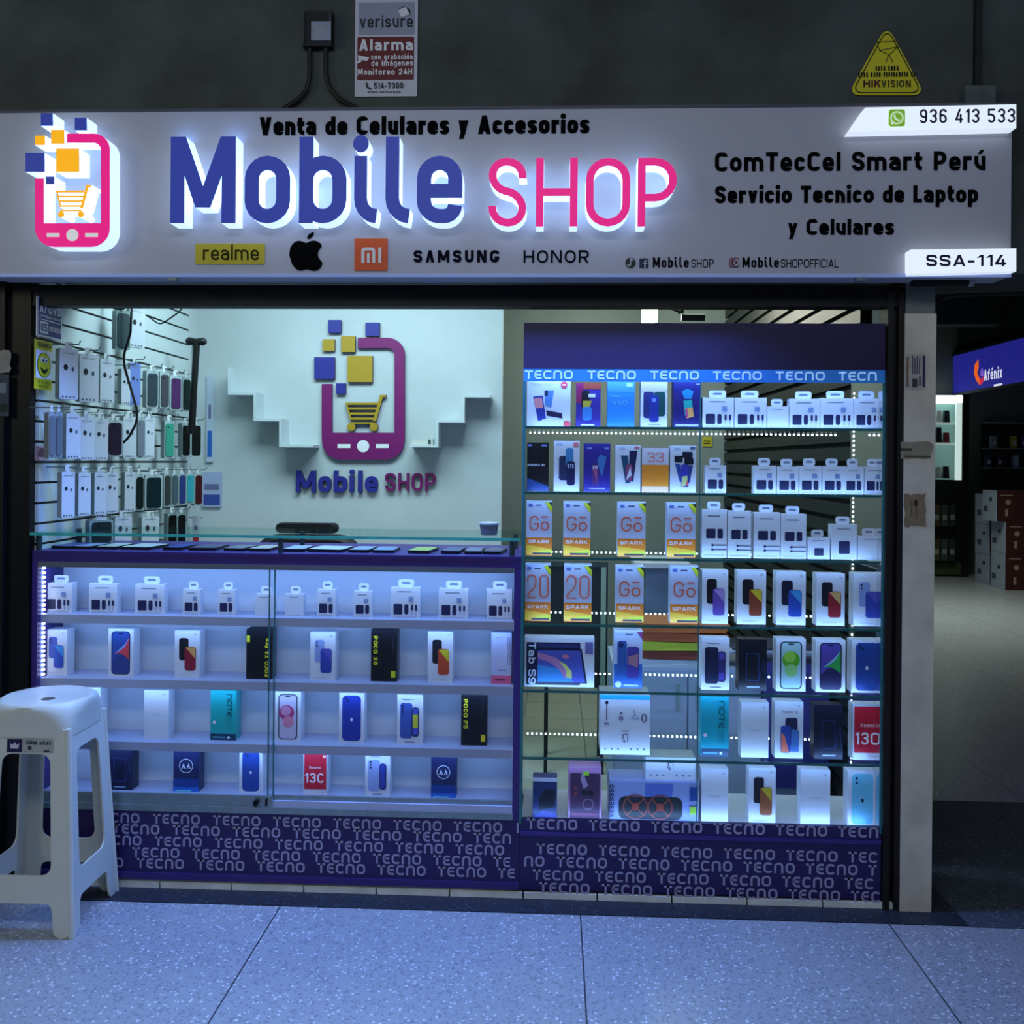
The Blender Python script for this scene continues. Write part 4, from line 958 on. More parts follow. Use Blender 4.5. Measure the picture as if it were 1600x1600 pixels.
krow(3, [(820, 860, 878, 967, 'spark', ('20', 1), 'orange-footed phone box numbered 20', SPK), (881, 924, 879, 968, 'spark', ('20', 1), 'orange-footed phone box numbered 20', SPK), (962, 1005, 882, 970, 'spark', ('Gō', 1), 'white and orange phone box', SPK), (1047, 1091, 883, 972, 'spark', ('Gō', 1), 'white and orange phone box', SPK),
         (1097, 1137, 891, 974, 'duo', ('#15161f', '#6a4fa8', '#a78fd0'), 'white box with black and violet phones'), (1152, 1196, 893, 976, 'duo', ('#15161f', '#8a3f28', '#d8c02f'), 'white box with black and yellow phones'),
         (1213, 1258, 895, 977, 'duo', ('#1c1e38', '#2b4cab', '#3f9ad4'), 'white box with black and blue phones'), (1276, 1319, 898, 978, 'duo', ('#1a1a26', '#93202c', '#d8b070'), 'white box with black and red phones'), (1334, 1378, 898, 979, 'duo', ('#8fa2d8', '#3a48aa', '#5a5cba'), 'white box with pale blue and indigo phones')], 'fourth shelf')
krow(4, [(819, 928, 995, 1072, 'tab', None, 'wide white tablet box with colourful screen', dict(cat='tablet box', name='tablet_box')), (959, 1003, 983, 1073, 'nb', None, 'white and blue phone box', dict(body='#c3cce6')),
         (1096, 1139, 998, 1078, 'galaxy', ('#1d2548', '#2b2a66', ('#5a4fb0', '#3a3478')), 'white box with dark navy phones'), (1154, 1197, 1001, 1080, 'dark', None, 'black phone box', dict(body='#11121f')),
         (1213, 1258, 1001, 1082, 'front', ('#1d2a3a', '#a9cfd0', [(.5, .60, .30, '#5fb52a'), (.5, .40, .22, '#8fd07a'), (.46, .66, .2, '#9cd84a')]), 'white box with green bubble phone screen'),
         (1275, 1320, 1002, 1082, 'swirl', ('#171a3a', '#5a4aa4', '#2a2450', '#35a84f', '#8fc4d8'), 'white box with purple and green phone screen'), (1331, 1377, 1002, 1083, 'back', ('#2a4a98',), 'white box with blue phone back')], 'fifth shelf')
krow(5, [(938, 1015, 1138, 1179, 'ear', 'lower', 'white earphone box under a cyan-topped box', dict(d=.12, cat='earphone box', name='earphone_box')), (1095, 1138, 1087, 1180, 'note', None, 'teal box with sideways lettering', dict(body='#16a8b6')),
         (1158, 1200, 1099, 1184, 'blank', None, 'plain white phone box'), (1211, 1254, 1099, 1186, 'r12', None, 'white box with coral and blue phones'), (1272, 1316, 1103, 1186, 'dark', None, 'black phone box', dict(body='#15172e')),
         (1333, 1377, 1104, 1189, 'red', None, 'red-fronted box with large white numerals')], 'sixth shelf')
krow(6, [(832, 870, 1216, 1280, 'lens', None, 'small dark blue accessory box', dict(body='#1f2f66', cat='accessory box', name='accessory_box')), (888, 939, 1201, 1281, 'head', None, 'dark mauve headphone box with pink top', dict(body='#b47fae', d=.09, cat='headphone box', name='headphone_box')),
         (953, 1090, 1223, 1284, 'spk', None, 'wide speaker box with two wheel-like drivers', dict(d=.12, body='#8f9fd0', cat='speaker box', name='speaker_box')),
         (1096, 1137, 1202, 1285, 'blank', None, 'plain white phone box'), (1170, 1211, 1204, 1290, 'duo', ('#1d1c2a', '#96542c', '#c9b030'), 'white box with black and gold phones'), (1251, 1296, 1206, 1291, 'blank', None, 'plain white phone box'),
         (1325, 1369, 1208, 1293, 'back', ('#74c4dc', ((.30, .87), (.30, .79)), '#1d2c44', '#20324c'), 'white box with pale turquoise phone back')], 'bottom deck')
zz = KZ[5] + 41 * (KY + 3) / F
product(938, 1015, 1086, 1138, None, KY, 'ear', 'upper', "cyan-topped earphone box on a white box, cabinet's sixth shelf", '', 'earphone boxes in the cabinet', d=.12, cat='earphone box', name='earphone_box', zbase=zz)
zz = KZ[6] + 61 * (KY + 3) / F
product(1009, 1086, 1187, 1222, None, KY + .02, 'ear', 'lower', "white earphone box lying on the wide speaker box, cabinet's bottom deck", '', 'earphone boxes in the cabinet', d=.09, cat='earphone box', name='earphone_box', zbase=zz)

# ------------------------------------------------------------------ phones lying on the counter top under the raised glass
LY_ = [(84, 126, 851, '#3d4a8c', 'blue'), (118, 152, 852, '#8f9cc0', 'pale blue'), (152, 190, 854, '#aeb9ae', 'pale green'), (192, 246, 855, '#b9c2bd', 'wide pale grey'), (258, 292, 856, '#33418c', 'deep blue'), (296, 344, 856, '#4f4a68', 'large dark violet'),
       (354, 392, 859, '#6d6a78', 'grey'), (392, 430, 860, '#b3aaa4', 'beige'), (444, 482, 860, '#aab5c4', 'silver'), (484, 546, 861, '#c2ccd0', 'wide white'), (548, 584, 862, '#93a9bd', 'steel blue'), (584, 622, 862, '#7f95b4', 'slate blue'),
       (642, 681, 863, '#b3bf6c', 'yellow-green'), (693, 726, 864, '#5a5c84', 'dusky violet'), (728, 758, 865, '#7a7896', 'mauve grey'), (760, 792, 865, '#6a6488', 'purple grey')]
for i, (x0, x1, yb, c, nm) in enumerate(LY_):
    q = atY((x0 + x1) / 2 - 4, yb, .07); wd = (x1 - x0) * 3.05 / F * .93
    t = thing('dummy_phone', f'{nm} demonstration phone lying under the raised counter glass, {ORD[i] + " from left" if i < 12 else ["fourth", "third", "second", "first"][i - 12] + " from right"}', 'phone', (q.x, .13, zt), 'phones lying on the counter', rz=-.12 + .06 * (i % 3))
    b = MB(); ol = rrect(-wd / 2, wd / 2, -.068, .068, .010, 4)
    b.loft([[(x, y, 0) for x, y in ol], [(x, y, .009) for x, y in ol]], M('#15151c', .35)); b.build('phone_body', t)
    b = MB(); b.face([(x, y, .0096) for x, y in rrect(-wd / 2 + .003, wd / 2 - .003, -.065, .065, .008, 4)], M(c, .3)); b.build('back_cover' if i % 2 else 'phone_screen', t)

# small tin on the raised glass
q = atY(764, 838, .12); t = thing('small_tub', 'small grey plastic tub on the right end of the raised counter glass', 'tub', (q.x, .12, zg))
b = MB(); b.loft([[(r * math.cos(a * .3142), r * math.sin(a * .3142), z) for a in range(20)] for r, z in ((.026, 0), (.031, .034))], M('#5a5f70', .5)); b.build('tub_body', t, smooth=True)
b = MB(); b.loft([[(r * math.cos(a * .3142), r * math.sin(a * .3142), z) for a in range(20)] for r, z in ((.034, .034), (.034, .040))], M('#b8c0c8', .5)); b.build('rim', t, smooth=True)

# ------------------------------------------------------------------ white partition: emblem, name and stair-shaped shelves
WY = 1.45
emb = thing('wall_emblem', 'purple phone emblem with yellow cart and squares on white partition', 'wall emblem', (*atY(567, 640, WY).xy, atY(567, 640, WY).z)); LE = emb.location
WBL, WPK, WGD = M('#2d2f8c', .5, name='wall_blue'), M('#7a1763', .5, name='wall_magenta'), M('#b08f22', .5, name='wall_gold')
wp = pxY(WY - .02)
logo(emb, LE, WY - .02, WY, M('#3a2350', .5), WBL, WPK, WGD, wp, (503, 632, 528, 718, 15.5, 559, 600, 676),
     [(513, 500, 533, 520, 'b'), (571, 504, 593, 525, 'b'), (504, 530, 523, 548, 'g'), (533, 525, 555, 550, 'g'), (491, 558, 523, 592, 'b'), (543, 556, 582, 597, 'g'), (525, 599, 540, 615, 'b')],
     (540, 629, 590, 656, 596, 617, 6.5))
nm = thing('wall_lettering', 'raised blue and magenta shop name on the white partition', 'wall lettering', atY(570, 752, WY)); LN = nm.location
sideB = M('#26285e', .5)
raised_word([('M', 462, 493), ('o', 497, 517), ('b', 521, 542), ('i', 546, 554), ('l', 559, 567), ('e', 570, 590)], 735, 769, WBL, .2, .33, nm, LN, WY - .02, WY, sideB, xh=.74)
raised_word([('S', 601, 618), ('H', 622, 639), ('O', 643, 660), ('P', 664, 681)], 739, 767, WPK, .14, .28, nm, LN, WY - .02, WY, M('#4a1540', .5))
ZZW = M('#cdd6d8', .55, noise=.03, nscale=4, name='shelf_white')
def stair(pts, name, label, depth=.12, th=.012):
    q = [pxY(WY - depth)(*p) for p in pts]; c = atY(*pts[-1], WY)
    t = thing(name, label, 'wall shelf', c, 'stair-shaped wall shelves')
    for (x0, z0), (x1, z1) in zip(q, q[1:]):
        m = MB(); hor = abs(x1 - x0) > abs(z1 - z0)
        if hor: zz_ = (z0 + z1) / 2; m.box(min(x0, x1) - th / 2, max(x0, x1) + th / 2, WY - depth, WY - .0005, zz_ - th / 2, zz_ + th / 2, ZZW)
        else: xx_ = (x0 + x1) / 2; m.box(xx_ - th / 2, xx_ + th / 2, WY - depth, WY - .0005, min(z0, z1) + th / 2, max(z0, z1) - th / 2, ZZW)
        m.build('shelf_board' if hor else 'upright_board', t, c)
stair([(358, 572), (358, 615), (398, 615), (398, 656), (438, 656), (438, 697), (487, 697)], 'stair_shelf', 'white stair-shaped shelf descending to the right, beside hanging phone cases')
stair([(764, 619), (724, 619), (724, 658), (683, 658), (683, 697), (642, 697)], 'stair_shelf', 'white stair-shaped shelf descending to the left, right of the purple emblem')
q0, q1 = pxY(WY - .1)(642, 695), pxY(WY - .1)(676, 686)
t = thing('small_packet', 'small pale packet lying on the lowest step of the right-hand stair shelf', 'packet', ((q0[0] + q1[0]) / 2, WY - .06, q0[1]))
m = MB(); m.box(q0[0], q1[0], WY - .1, WY - .03, q0[1], q1[1], M('#c9cdc2', .5)); m.build('packet_body', t, t.location)
m = MB(); m.box(q1[0] - .02, q1[0] - .008, WY - .1008, WY - .1, q0[1] + .003, q1[1] - .002, M('#3e4a40', .5)); m.build('printed_picture', t, t.location)

# ------------------------------------------------------------------ slat wall with hanging packs
WX = -1.66
ye = atX(296, 600, WX).y
t = thing('slatwall_panel', 'white slatwall panel with dark grooves on the left shop wall', 'display panel', (WX, .6, 0)); LSW = t.location
z0_ = atY(52, 658, .03).z; SWM = M('#c6d2d0', .5, noise=.04, nscale=3, name='slat_board'); GRV = M('#14181a', .4, .5, name='slat_groove')
m = MB(); g = MB()
for k in range(-11, 11):
    z = z0_ + k * .0662
    if .05 < z < 2.3: m.box(WX - .012, WX, .024, ye, z + .004, z + .0662 - .004, SWM); g.box(WX - .012, WX - .006, .024, ye, z - .004, z + .004, GRV)
m.build('slat_boards', t, LSW); g.build('grooves', t, LSW)


def wall_pt(px, py, X): return atX(px, py, X)
PACKW = M('#ccd6dc', .3, noise=.03, nscale=10, name='clear_pack_white'); HOOKM = M('#8d9694', .3, .9, name='hook_wire')
def pack(x0, x1, yt, yb, look, where, front='#d3dbe3', core=None, depth=.026, X=-1.585, rz=58, style='card', grp='hanging phone case packs'):
    """phone-case pack hanging from a hook; the face turns away from the slat wall"""
    c = atX((x0 + x1) / 2, yb, X); D = c.y + 3; k = D / F; h = (yb - yt) * k
    w = (x1 - x0) * k / max(.25, math.cos(math.radians(rz) - math.atan2(CAM.x - c.x, D))); w = min(w, .10)
    t = thing('phone_case_pack', look + ', ' + where, 'phone case pack', (c.x, c.y, c.z), grp, math.radians(rz))
    b = MB(); out = rrect(-w / 2, w / 2, 0, h, .006, 3)
    b.prism(out, lambda x, z, d: (x, d, z), depth, M(front, .25), M('#7f8a8c', .3), True); b.build('pack_body', t)
    b = MB(); b.prism(rrect(-w * .22, w * .22, h, h + .022, .006, 3), lambda x, z, d: (x, d + .002, z), .001, M('#dfe6e6', .3)); b.build('hang_tab', t)
    f = MB(); F3 = lambda x, z, d: (x, -.0006 - d, z)
    if style == 'card':
        dk_ = M('#20242c', .5); f.face([F3(x, z, 0) for x, z in ellipse(-w * .18, h * .63, w * .12, w * .16, 10)], dk_); f.face([F3(x, z, 0) for x, z in ellipse(w * .2, h * .6, w * .07, w * .12, 10)], M('#4a5468', .5))
        for i in range(4): f.face([F3(-w * .38 + i * w * .2 + x, h * .03 + z, 0) for x, z in ((0, 0), (w * .1, 0), (w * .1, h * .035), (0, h * .035))], M('#5a6470', .5))
        f.face([F3(x, z, 0) for x, z in ((-w * .35, h * .90), (w * .3, h * .90), (w * .3, h * .915), (-w * .35, h * .915))], M('#8a96a2', .5))
        f.build('printed_picture', t)
    else:
        f.prism(rrect(-w * .40, w * .40, h * .05, h * .92, .010, 4), lambda x, z, d: (x, -.004 + d, z), .004, M(core, .3)); f.build('phone_case', t)
        f = MB(); f.face([(x, -.0046, z) for x, z in ellipse(-w * .16, h * .82, w * .06, w * .06, 10)], M('#0c0d10', .3)); f.build('camera_hole', t)
    hz = c.z + h + .014; m = MB(); m.tube([(WX, c.y + .004, hz), (X + .03, c.y + .004, hz), (X + .036, c.y + .004, hz + .012)], .0022, HOOKM, 6)
    tag(m.build('wire_hook', None, (WX, c.y + .004, hz)), 'thin steel hook holding the ' + look, 'hook', 'slatwall hooks')
    return t
T1, T2, T3, T4 = 'in the upper hanging row', 'in the middle hanging row', 'in the lower hanging row', 'below the lower hanging row'
pack(203, 226, 480, 543, 'tall white phone case pack', 'hanging alone near ceiling')
pack(182, 203, 484, 546, 'grey-green pile of packs', 'beside the tall white pack near ceiling', front='#8fa5a2', style='case', core='#3d4d50')
rowA = [(94, 121, 543, 624, None), (125, 153, 552, 628, None), (157, 178, 560, 629, None), (190, 203, 575, 632, None), (203, 219, 566, 633, '#5d78c8'), (229, 247, 578, 637, '#3c4750'), (250, 264, 580, 638, '#4a4b50'), (266, 283, 586, 641, '#54305f'), (285, 298, 588, 643, '#1e2e2c')]
nmA = ['white card pack nearest the yellow smiley notice', 'white card pack second from the yellow notice', 'white card pack third from the yellow notice', 'narrow white card pack beside a blue one', 'light blue card pack', 'slate grey phone case', 'charcoal phone case', 'purple phone case', 'dark green phone case']
for (a, b_, c_, d_, col), nm_ in zip(rowA, nmA): pack(a, b_, c_, d_, nm_, T1, **(dict() if col is None else dict(front='#7d93d6') if col == '#5d78c8' else dict(front='#b4c4c4', style='case', core=col)))
rowB = [(76, 86, 642, 716, 's'), (87, 97, 642, 716, 's'), (104, 125, 645, 717, None), (126, 147, 650, 719, None), (148, 168, 653, 719, None), (168, 191, 655, 713, '#2c2033'), (193, 212, 650, 716, None), (213, 226, 650, 716, '#7c8590'), (227, 241, 650, 716, None), (257, 272, 656, 716, '#3f9c84'), (284, 297, 660, 714, '#111413'), (298, 314, 660, 714, '#111413')]
nmB = ['edge-on grey pack at the left end', 'second edge-on grey pack from left', 'first white card pack beside edge-on packs', 'white card pack with round dark print', 'white card pack left of the dark plum pack', 'dark plum phone case', 'white card pack right of the dark plum pack', 'grey phone case', 'white card pack left of the mint green case', 'mint green phone case', 'black phone case left of its twin', 'black phone case at the right end']
for (a, b_, c_, d_, col), nm_ in zip(rowB, nmB): pack(a, b_, c_, d_, nm_, T2, **(dict() if col is None else dict(front='#9aa3a4', style='case', core='#6c7678') if col == 's' else dict(front='#b4c4c4', style='case', core=col)))
rowC = [(97, 116, 735, 809, None), (123, 141, 737, 806, None), (148, 165, 737, 804, None), (166, 184, 736, 802, None), (195, 211, 736, 800, None), (212, 224, 740, 798, '#132322'), (227, 253, 741, 796, '#0f2a2d'), (256, 266, 738, 792, '#3a3f3c'), (268, 278, 738, 790, '#4f6068'), (279, 290, 738, 789, '#30407a'), (291, 303, 738, 787, '#3aa5ac'), (304, 316, 738, 790, '#48161d')]
nmC = ['white card pack at the left end', 'white card pack second from left', 'white card pack third from left', 'white card pack with green corner', 'white card pack left of the dark green case', 'narrow black-green phone case', 'broad dark green phone case', 'olive grey phone case', 'blue-grey phone case', 'indigo phone case', 'turquoise phone case', 'maroon phone case']
for (a, b_, c_, d_, col), nm_ in zip(rowC, nmC): pack(a, b_, c_, d_, nm_, T3, **(dict() if col is None else dict(front='#b4c4c4', style='case', core=col)))
rowD = [(141, 176, 812, 850, '#25302e'), (180, 205, 806, 858, None), (222, 248, 806, 856, None), (262, 276, 800, 852, '#0d0f0e'), (277, 290, 800, 850, '#0d0f0e')]
nmD = ['blackish phone case', 'white card pack left', 'white card pack right', 'black phone case left of its twin', 'black phone case right of its twin']
for (a, b_, c_, d_, col), nm_ in zip(rowD, nmD): pack(a, b_, c_, d_, nm_, T4, **(dict() if col is None else dict(front='#8fa5a2', style='case', core=col)))
# notices near the left end
def notice(px, py0, py1, X, w, name, label, cat='notice', col='#e7e9f2'):
    c = atX(px[0], py1, X); h = atX(px[0], py0, X).z - c.z; y1 = atX(px[1], py1, X).y
    t = thing(name, label, cat, (X, c.y, c.z)); m = MB(); m.box(X - .002, X, c.y, y1, c.z, c.z + h, M(col, .5)); m.build('sheet', t, t.location)
    W_ = y1 - c.y; k = [0]
    def at(u, v): return (X, c.y + u * W_, c.z + v * h)
    def to3(x, z, d): return (X + .0006 + .0006 * k[0] - d, c.y + x, c.z + z)
    return t, W_, h, to3, k
t, W_, h_, to3, k = notice((57, 97), 462, 524, -1.645, 0, 'capacity_notice', 'blue and white capacity notice at the top left of the slatwall')
m = MB(); NB = M('#2b3480', .5); WT = M('#e7e9f2', .5)
k[0] = 1; m.face([to3(a * W_, b * h_, 0) for a, b in ((.06, .05), (.95, .05), (.95, .97), (.06, .97))], NB)
k[0] = 2; m.face([to3(a * W_, b * h_, 0) for a, b in ((.1, .09), (.42, .09), (.42, .40), (.1, .40))], WT); m.face([to3(a * W_, b * h_, 0) for a, b in ((.08, .43), (.93, .43), (.93, .455), (.08, .455))], WT); m.build('printed_field', t, t.location)
m = MB(); emit(m, word('AFORO', .09 * W_, .92 * W_, .62 * h_, .26 * h_, w=.22), to3, WT); emit(m, word('CAPACIDAD MAXIMA', .09 * W_, .92 * W_, .50 * h_, .07 * h_, w=.2), to3, WT); emit(m, word('PERSONAS', .46 * W_, .93 * W_, .18 * h_, .14 * h_, w=.2), to3, WT)
k[0] = 3; emit(m, word('05', .14 * W_, .38 * W_, .14 * h_, .21 * h_, w=.2), to3, NB); m.build('lettering', t, t.location)
t, W_, h_, to3, k = notice((54, 81), 529, 607, -1.643, 0, 'smiley_notice', 'yellow notice with a round smiling face at the left end of the slatwall', col='#c9c71e')
m = MB(); k[0] = 1; m.face([to3(a * W_, b * h_, 0) for a, b in ((.03, .22), (.97, .22), (.97, .80), (.03, .80))], WT)
k[0] = 2; m.face([to3(x, z, 0) for x, z in ellipse(.5 * W_, .5 * h_, .40 * W_, .26 * h_)], M('#3a3f10', .5)); k[0] = 3; m.face([to3(x, z, 0) for x, z in ellipse(.5 * W_, .5 * h_, .365 * W_, .245 * h_)], M('#cfcf22', .5))
k[0] = 4
for u in (.38, .60): m.face([to3(x, z, 0) for x, z in ellipse(u * W_, .60 * h_, .10 * W_, .06 * h_, 12)], WT)
m.face([to3(p[0] * W_, p[1] * h_, 0) for p in ((.24, .46), (.5, .40), (.76, .46), (.62, .35), (.5, .32), (.38, .35))], BLACK); k[0] = 5
for u in (.41, .60): m.face([to3(x, z, 0) for x, z in ellipse(u * W_, .59 * h_, .05 * W_, .03 * h_, 10)], BLACK)
m.build('printed_picture', t, t.location)
m = MB(); emit(m, word('SONRIA', .12 * W_, .88 * W_, .86 * h_, .09 * h_, w=.22), to3, BLACK); emit(m, word('TE ESTAMOS', .12 * W_, .88 * W_, .12 * h_, .06 * h_, w=.2), to3, M('#55560f', .5)); emit(m, word('FILMANDO', .2 * W_, .8 * W_, .04 * h_, .05 * h_, w=.2), to3, M('#55560f', .5)); m.build('lettering', t, t.location)
t, W_, h_, to3, k = notice((55, 74), 697, 719, -1.643, 0, 'small_sticker', 'small pinkish sticker low on the left end of the slatwall', 'sticker', col='#b58f98')
m = MB(); k[0] = 1; m.face([to3(a * W_, b * h_, 0) for a, b in ((.2, .3), (.6, .2), (.9, .8), (.4, .9))], M('#5a3a44', .5)); m.build('printed_picture', t, t.location)
# black selfie stick, cables, hanging packets at the corner
q = atX(306, 538, -1.52); t = thing('selfie_stick', 'black selfie stick with a T-shaped head hanging at the end of the slatwall', 'selfie stick', (q.x, q.y, atX(300, 680, -1.52).z)); L = t.location
a = atY(307.5, 535, q.y); b_ = atY(299, 678, q.y)
m = MB(); m.tube([a, a.lerp(b_, .5), b_], [.014, .013, .016], BLACK, 10); m.build('stick', t, L, True)
m = MB(); l_, r_ = atY(291, 533, q.y), atY(322, 534, q.y); m.tube([l_, l_.lerp(r_, .15), l_.lerp(r_, .5), l_.lerp(r_, .85), r_], [.010, .018, .012, .018, .010], BLACK, 10); m.build('phone_clamp', t, L, True)
m = MB(); m.tube([atY(308, 548, q.y), atY(303, 620, q.y)], .017, M('#b4c4c8', .3), 8) if False else m.box(a.x - .03, a.x - .012, q.y + .02, q.y + .024, b_.z, a.z, M('#c9d4d6', .3)); m.build('backing_card', t, L)
def cable(pts, r, name, label, Y):
    p = [atY(x, y, Y) for x, y in pts]; m = MB()
    P2 = rpath([(v.x, v.z) for v in p], .08, False, 6); m.tube([(v.x, Y, v.y) for v in P2], r, BLACK, 6)
    o = m.build(name, None, (p[0].x, Y, p[0].z), True); return tag(o, label, 'cable')
cable([(206, 470), (204, 520), (193, 556), (195, 575), (214, 640), (214, 660), (200, 685), (192, 692)], .0045, 'hanging_cable', 'long black cable dangling in front of the hanging packs', .45)
cable([(228, 492), (250, 508), (262, 500), (285, 484), (290, 470)], .003, 'hanging_cable', 'thin black cable sagging in a V across the upper slats', .75)
cable([(165, 470), (175, 482), (190, 484), (200, 478), (207, 470)], .004, 'hanging_cable', 'bunched black cable at the top of the shop opening', .45)
for (x0, x1, y0, y1, c1, c2, lb) in ((322, 334, 586, 722, '#b9c6d4', '#2f66b8', 'long pale packet with blue foot hanging beside the left stair shelf'), (316, 346, 738, 792, '#aab4d2', '#3c4f9c', 'broad pale violet packet hanging at the end of the lower row'), (300, 313, 806, 850, '#c7ccd6', '#b0262c', 'white packet with red label hanging lowest at slatwall end')):
    Y = WY - .0115 if x1 > 330 else 1.30; a, b_ = pxY(Y)(x0, y1), pxY(Y)(x1, y0)
    t = thing('hanging_packet', lb, 'packet', ((a[0] + b_[0]) / 2, Y, a[1]), 'hanging accessory packets'); m = MB(); m.prism(rrect(a[0], b_[0], a[1], b_[1], .006), planeY(Y), .01, M(c1, .35), None, True); m.build('packet_body', t, t.location)
    m = MB(); hh = b_[1] - a[1]; m.box(a[0] + .006, b_[0] - .006, Y - .001, Y, a[1] + hh * .06, a[1] + hh * .36, M(c2, .4)); m.box(a[0] + .01, b_[0] - .012, Y - .001, Y, a[1] + hh * .5, a[1] + hh * .66, M('#6b6f94', .4)); m.build('printed_picture', t, t.location)
    if Y < 1.4:
        m = MB(); m.tube([(WX, Y + .005, b_[1] - .008), (b_[0] + .01, Y + .005, b_[1] - .008)], .0022, HOOKM, 6); tag(m.build('wire_hook', None, (WX, Y, b_[1])), 'steel hook holding the white packet with red label', 'hook', 'slatwall hooks')

# ------------------------------------------------------------------ office chair behind the counter
cY = .95; q = atY(480, 840, cY); t = thing('office_chair', 'black office chair with its backrest showing above the counter glass', 'chair', (q.x, cY, .012)); L = t.location
CB = M('#101216', .6, noise=.15, nscale=40, name='black_mesh_fabric')
def slab(x0, x1, y0, y1, z0, z1, r, mat, name, par, bulge=.0):
    m = MB(); pts = rrect(x0, x1, z0, z1, r, 6); n = [[(x, y, z) for x, z in pts] for y in (y0, y1)]
    inner = [[((x - (x0 + x1) / 2) * .93 + (x0 + x1) / 2, y0 - .02, (z - (z0 + z1) / 2) * .93 + (z0 + z1) / 2) for x, z in pts]]
    m.loft(inner + n, mat); return m.build(name, par, L, True)
zb = atY(480, 836, cY).z
bk = slab(q.x - .225, q.x + .225, cY, cY + .05, .52, zb, .10, CB, 'backrest', t)
slab(q.x - .14, q.x + .12, cY + .02, cY + .06, zb + .005, atY(480, 818, cY).z, .03, CB, 'headrest', t)
m = MB(); m.box(q.x - .24, q.x + .24, cY - .46, cY - .02, .43, .50, CB); m.build('seat', t, L)
m = MB(); m.tube([(q.x, cY - .22, .10), (q.x, cY - .22, .43)], .025, BLACK, 12); m.build('gas_lift', t, L, True)
for i in range(5):
    a = i * 2 * math.pi / 5; e = (q.x + .27 * math.cos(a), cY - .22 + .27 * math.sin(a), .075); m = MB(); m.tube([(q.x, cY - .22, .11), e], .018, BLACK, 8); lg = m.build('leg', t, L, True)
    m = MB(); m.tube([(e[0] - .012, e[1], .045), (e[0] + .012, e[1], .045)], .03, BLACK, 12); m.build('caster', lg, L, True)
m = MB(); m.tube([(q.x, cY + .06, .45), (q.x, cY + .07, .7)], .02, BLACK, 8); m.build('back_support', t, L, True)

# ------------------------------------------------------------------ things inside the shop seen through the cabinet
def pbox(px0, py0, px1, py1, Y, d, mat, zmin=None):
    p = pxY(Y); a, b = p(px0, py1), p(px1, py0); return (a[0], b[0], Y, Y + d, a[1] if zmin is None else zmin, b[1])
x0, x1, y0, y1, z0, z1 = pbox(1196, 1037, 1376, 1290, .62, .38, None, .012)
t = thing('low_counter', 'low purple counter on a pale plinth behind the cabinet, at its right', 'counter', ((x0 + x1) / 2, y0, .012)); L = t.location; x1 = min(x1, 1.03)
PB = M('#3d3c94', .45, noise=.06, nscale=4, name='violet_laminate')
m = MB(); m.box(x0, x1, y0, y1, .16, z1, PB); m.build('body', t, L); m = MB(); m.box(x0, x1, y0 + .02, y1, .012, .16, M('#8ea2cc', .5)); m.box(x0, x1, y0 + .012, y0 + .02, .10, .115, M('#5a70a8', .5)); m.build('plinth', t, L)
m = MB(); m.box(x0 - .01, x1, y0 - .012, y1, z1, z1 + .018, M('#27243f', .4)); m.build('worktop', t, L)
zt_ = z1 + .018
for i in range(3):
    t = thing('magazine', f'{ORD[i]} magazine from the bottom of the pile on the low purple counter', 'magazine', ((x0 + x1) / 2 - .08, y0 + .15, zt_ + .008 * i), 'magazines on the low counter', rz=.05 * (i - 1))
    m = MB(); m.box(-.16, .16, -.11, .11, 0, .0075, M(['#9aa6c6', '#d2d6e2', '#3a3f5a'][i], .4)); m.build('magazine_body', t)
x0, x1, y0, y1, z0, z1 = pbox(958, 1046, 1190, 1150, .70, .42, None, .012)
t = thing('white_cupboard', 'low white cupboard behind the middle of the glass cabinet', 'cupboard', ((x0 + x1) / 2, y0, .012)); L = t.location
m = MB(); m.box(x0, x1, y0, y1, .012, z1, M('#9fb0cc', .5, noise=.04, nscale=4)); m.build('body', t, L)
xm_ = (x0 + x1) / 2
for a, b_ in ((x0 + .006, xm_ - .003), (xm_ + .003, x1 - .006)):
    m = MB(); m.box(a, b_, y0 - .016, y0, .06, z1 - .02, M('#a9bad6', .5)); d = m.build('door', t, L); m = MB(); m.box((b_ - .04) if a < xm_ - .1 else a + .03, (b_ - .03) if a < xm_ - .1 else a + .04, y0 - .026, y0 - .016, z1 - .16, z1 - .06, ALU); m.build('handle', d, L)
zc = z1
for i, (c_, rz_) in enumerate((('#b7c3d2', .02), ('#7a2f1f', -.06), ('#b5c433', .05), ('#b0552c', -.03), ('#c06a34', .04))):
    t = thing('document_folder', ['pale grey folder at the bottom', 'dark red folder second', 'lime green folder third', 'brown-orange folder fourth', 'orange folder on top'][i] + ' of the pile on the white cupboard', 'folder', ((x0 + x1) / 2 + .0, y0 + .17, zc), 'folders piled on the white cupboard', rz=rz_)
    m = MB(); hh = .034 if i else .02; m.loft([[(-.17, -.12, 0), (.15, -.12, 0), (.15, .12, 0), (-.17, .12, 0)], [(-.17, -.12, hh), (.17, -.11, hh * .8), (.17, .12, hh), (-.17, .12, hh)]], M(c_, .5)); m.build('folder_body', t); zc += hh + .001
x0, x1, y0, y1, z0, z1 = pbox(1008, 886, 1084, 985, 1.25, .3, None, .012)
t = thing('file_box', 'grey file box on end behind the orange numbered boxes', 'file box', ((x0 + x1) / 2, y0, .012)); L = t.location
m = MB(); m.box(x0, x1, y0, y1, .012, z1, M('#6f86a2', .5)); m.build('box_body', t, L); m = MB(); m.tube([(x1 - .05, y0 - .003, z1 - .12), (x1 - .05, y0 - .003, z1 - .20)], .02, BLACK, 10); m.build('grip', t, L); m = MB(); m.box(x0 - .05, x1 - .02, y0 - .06, y1, z1, z1 + .02, M('#c2ccd8', .5)); m.build('lid', t, L)
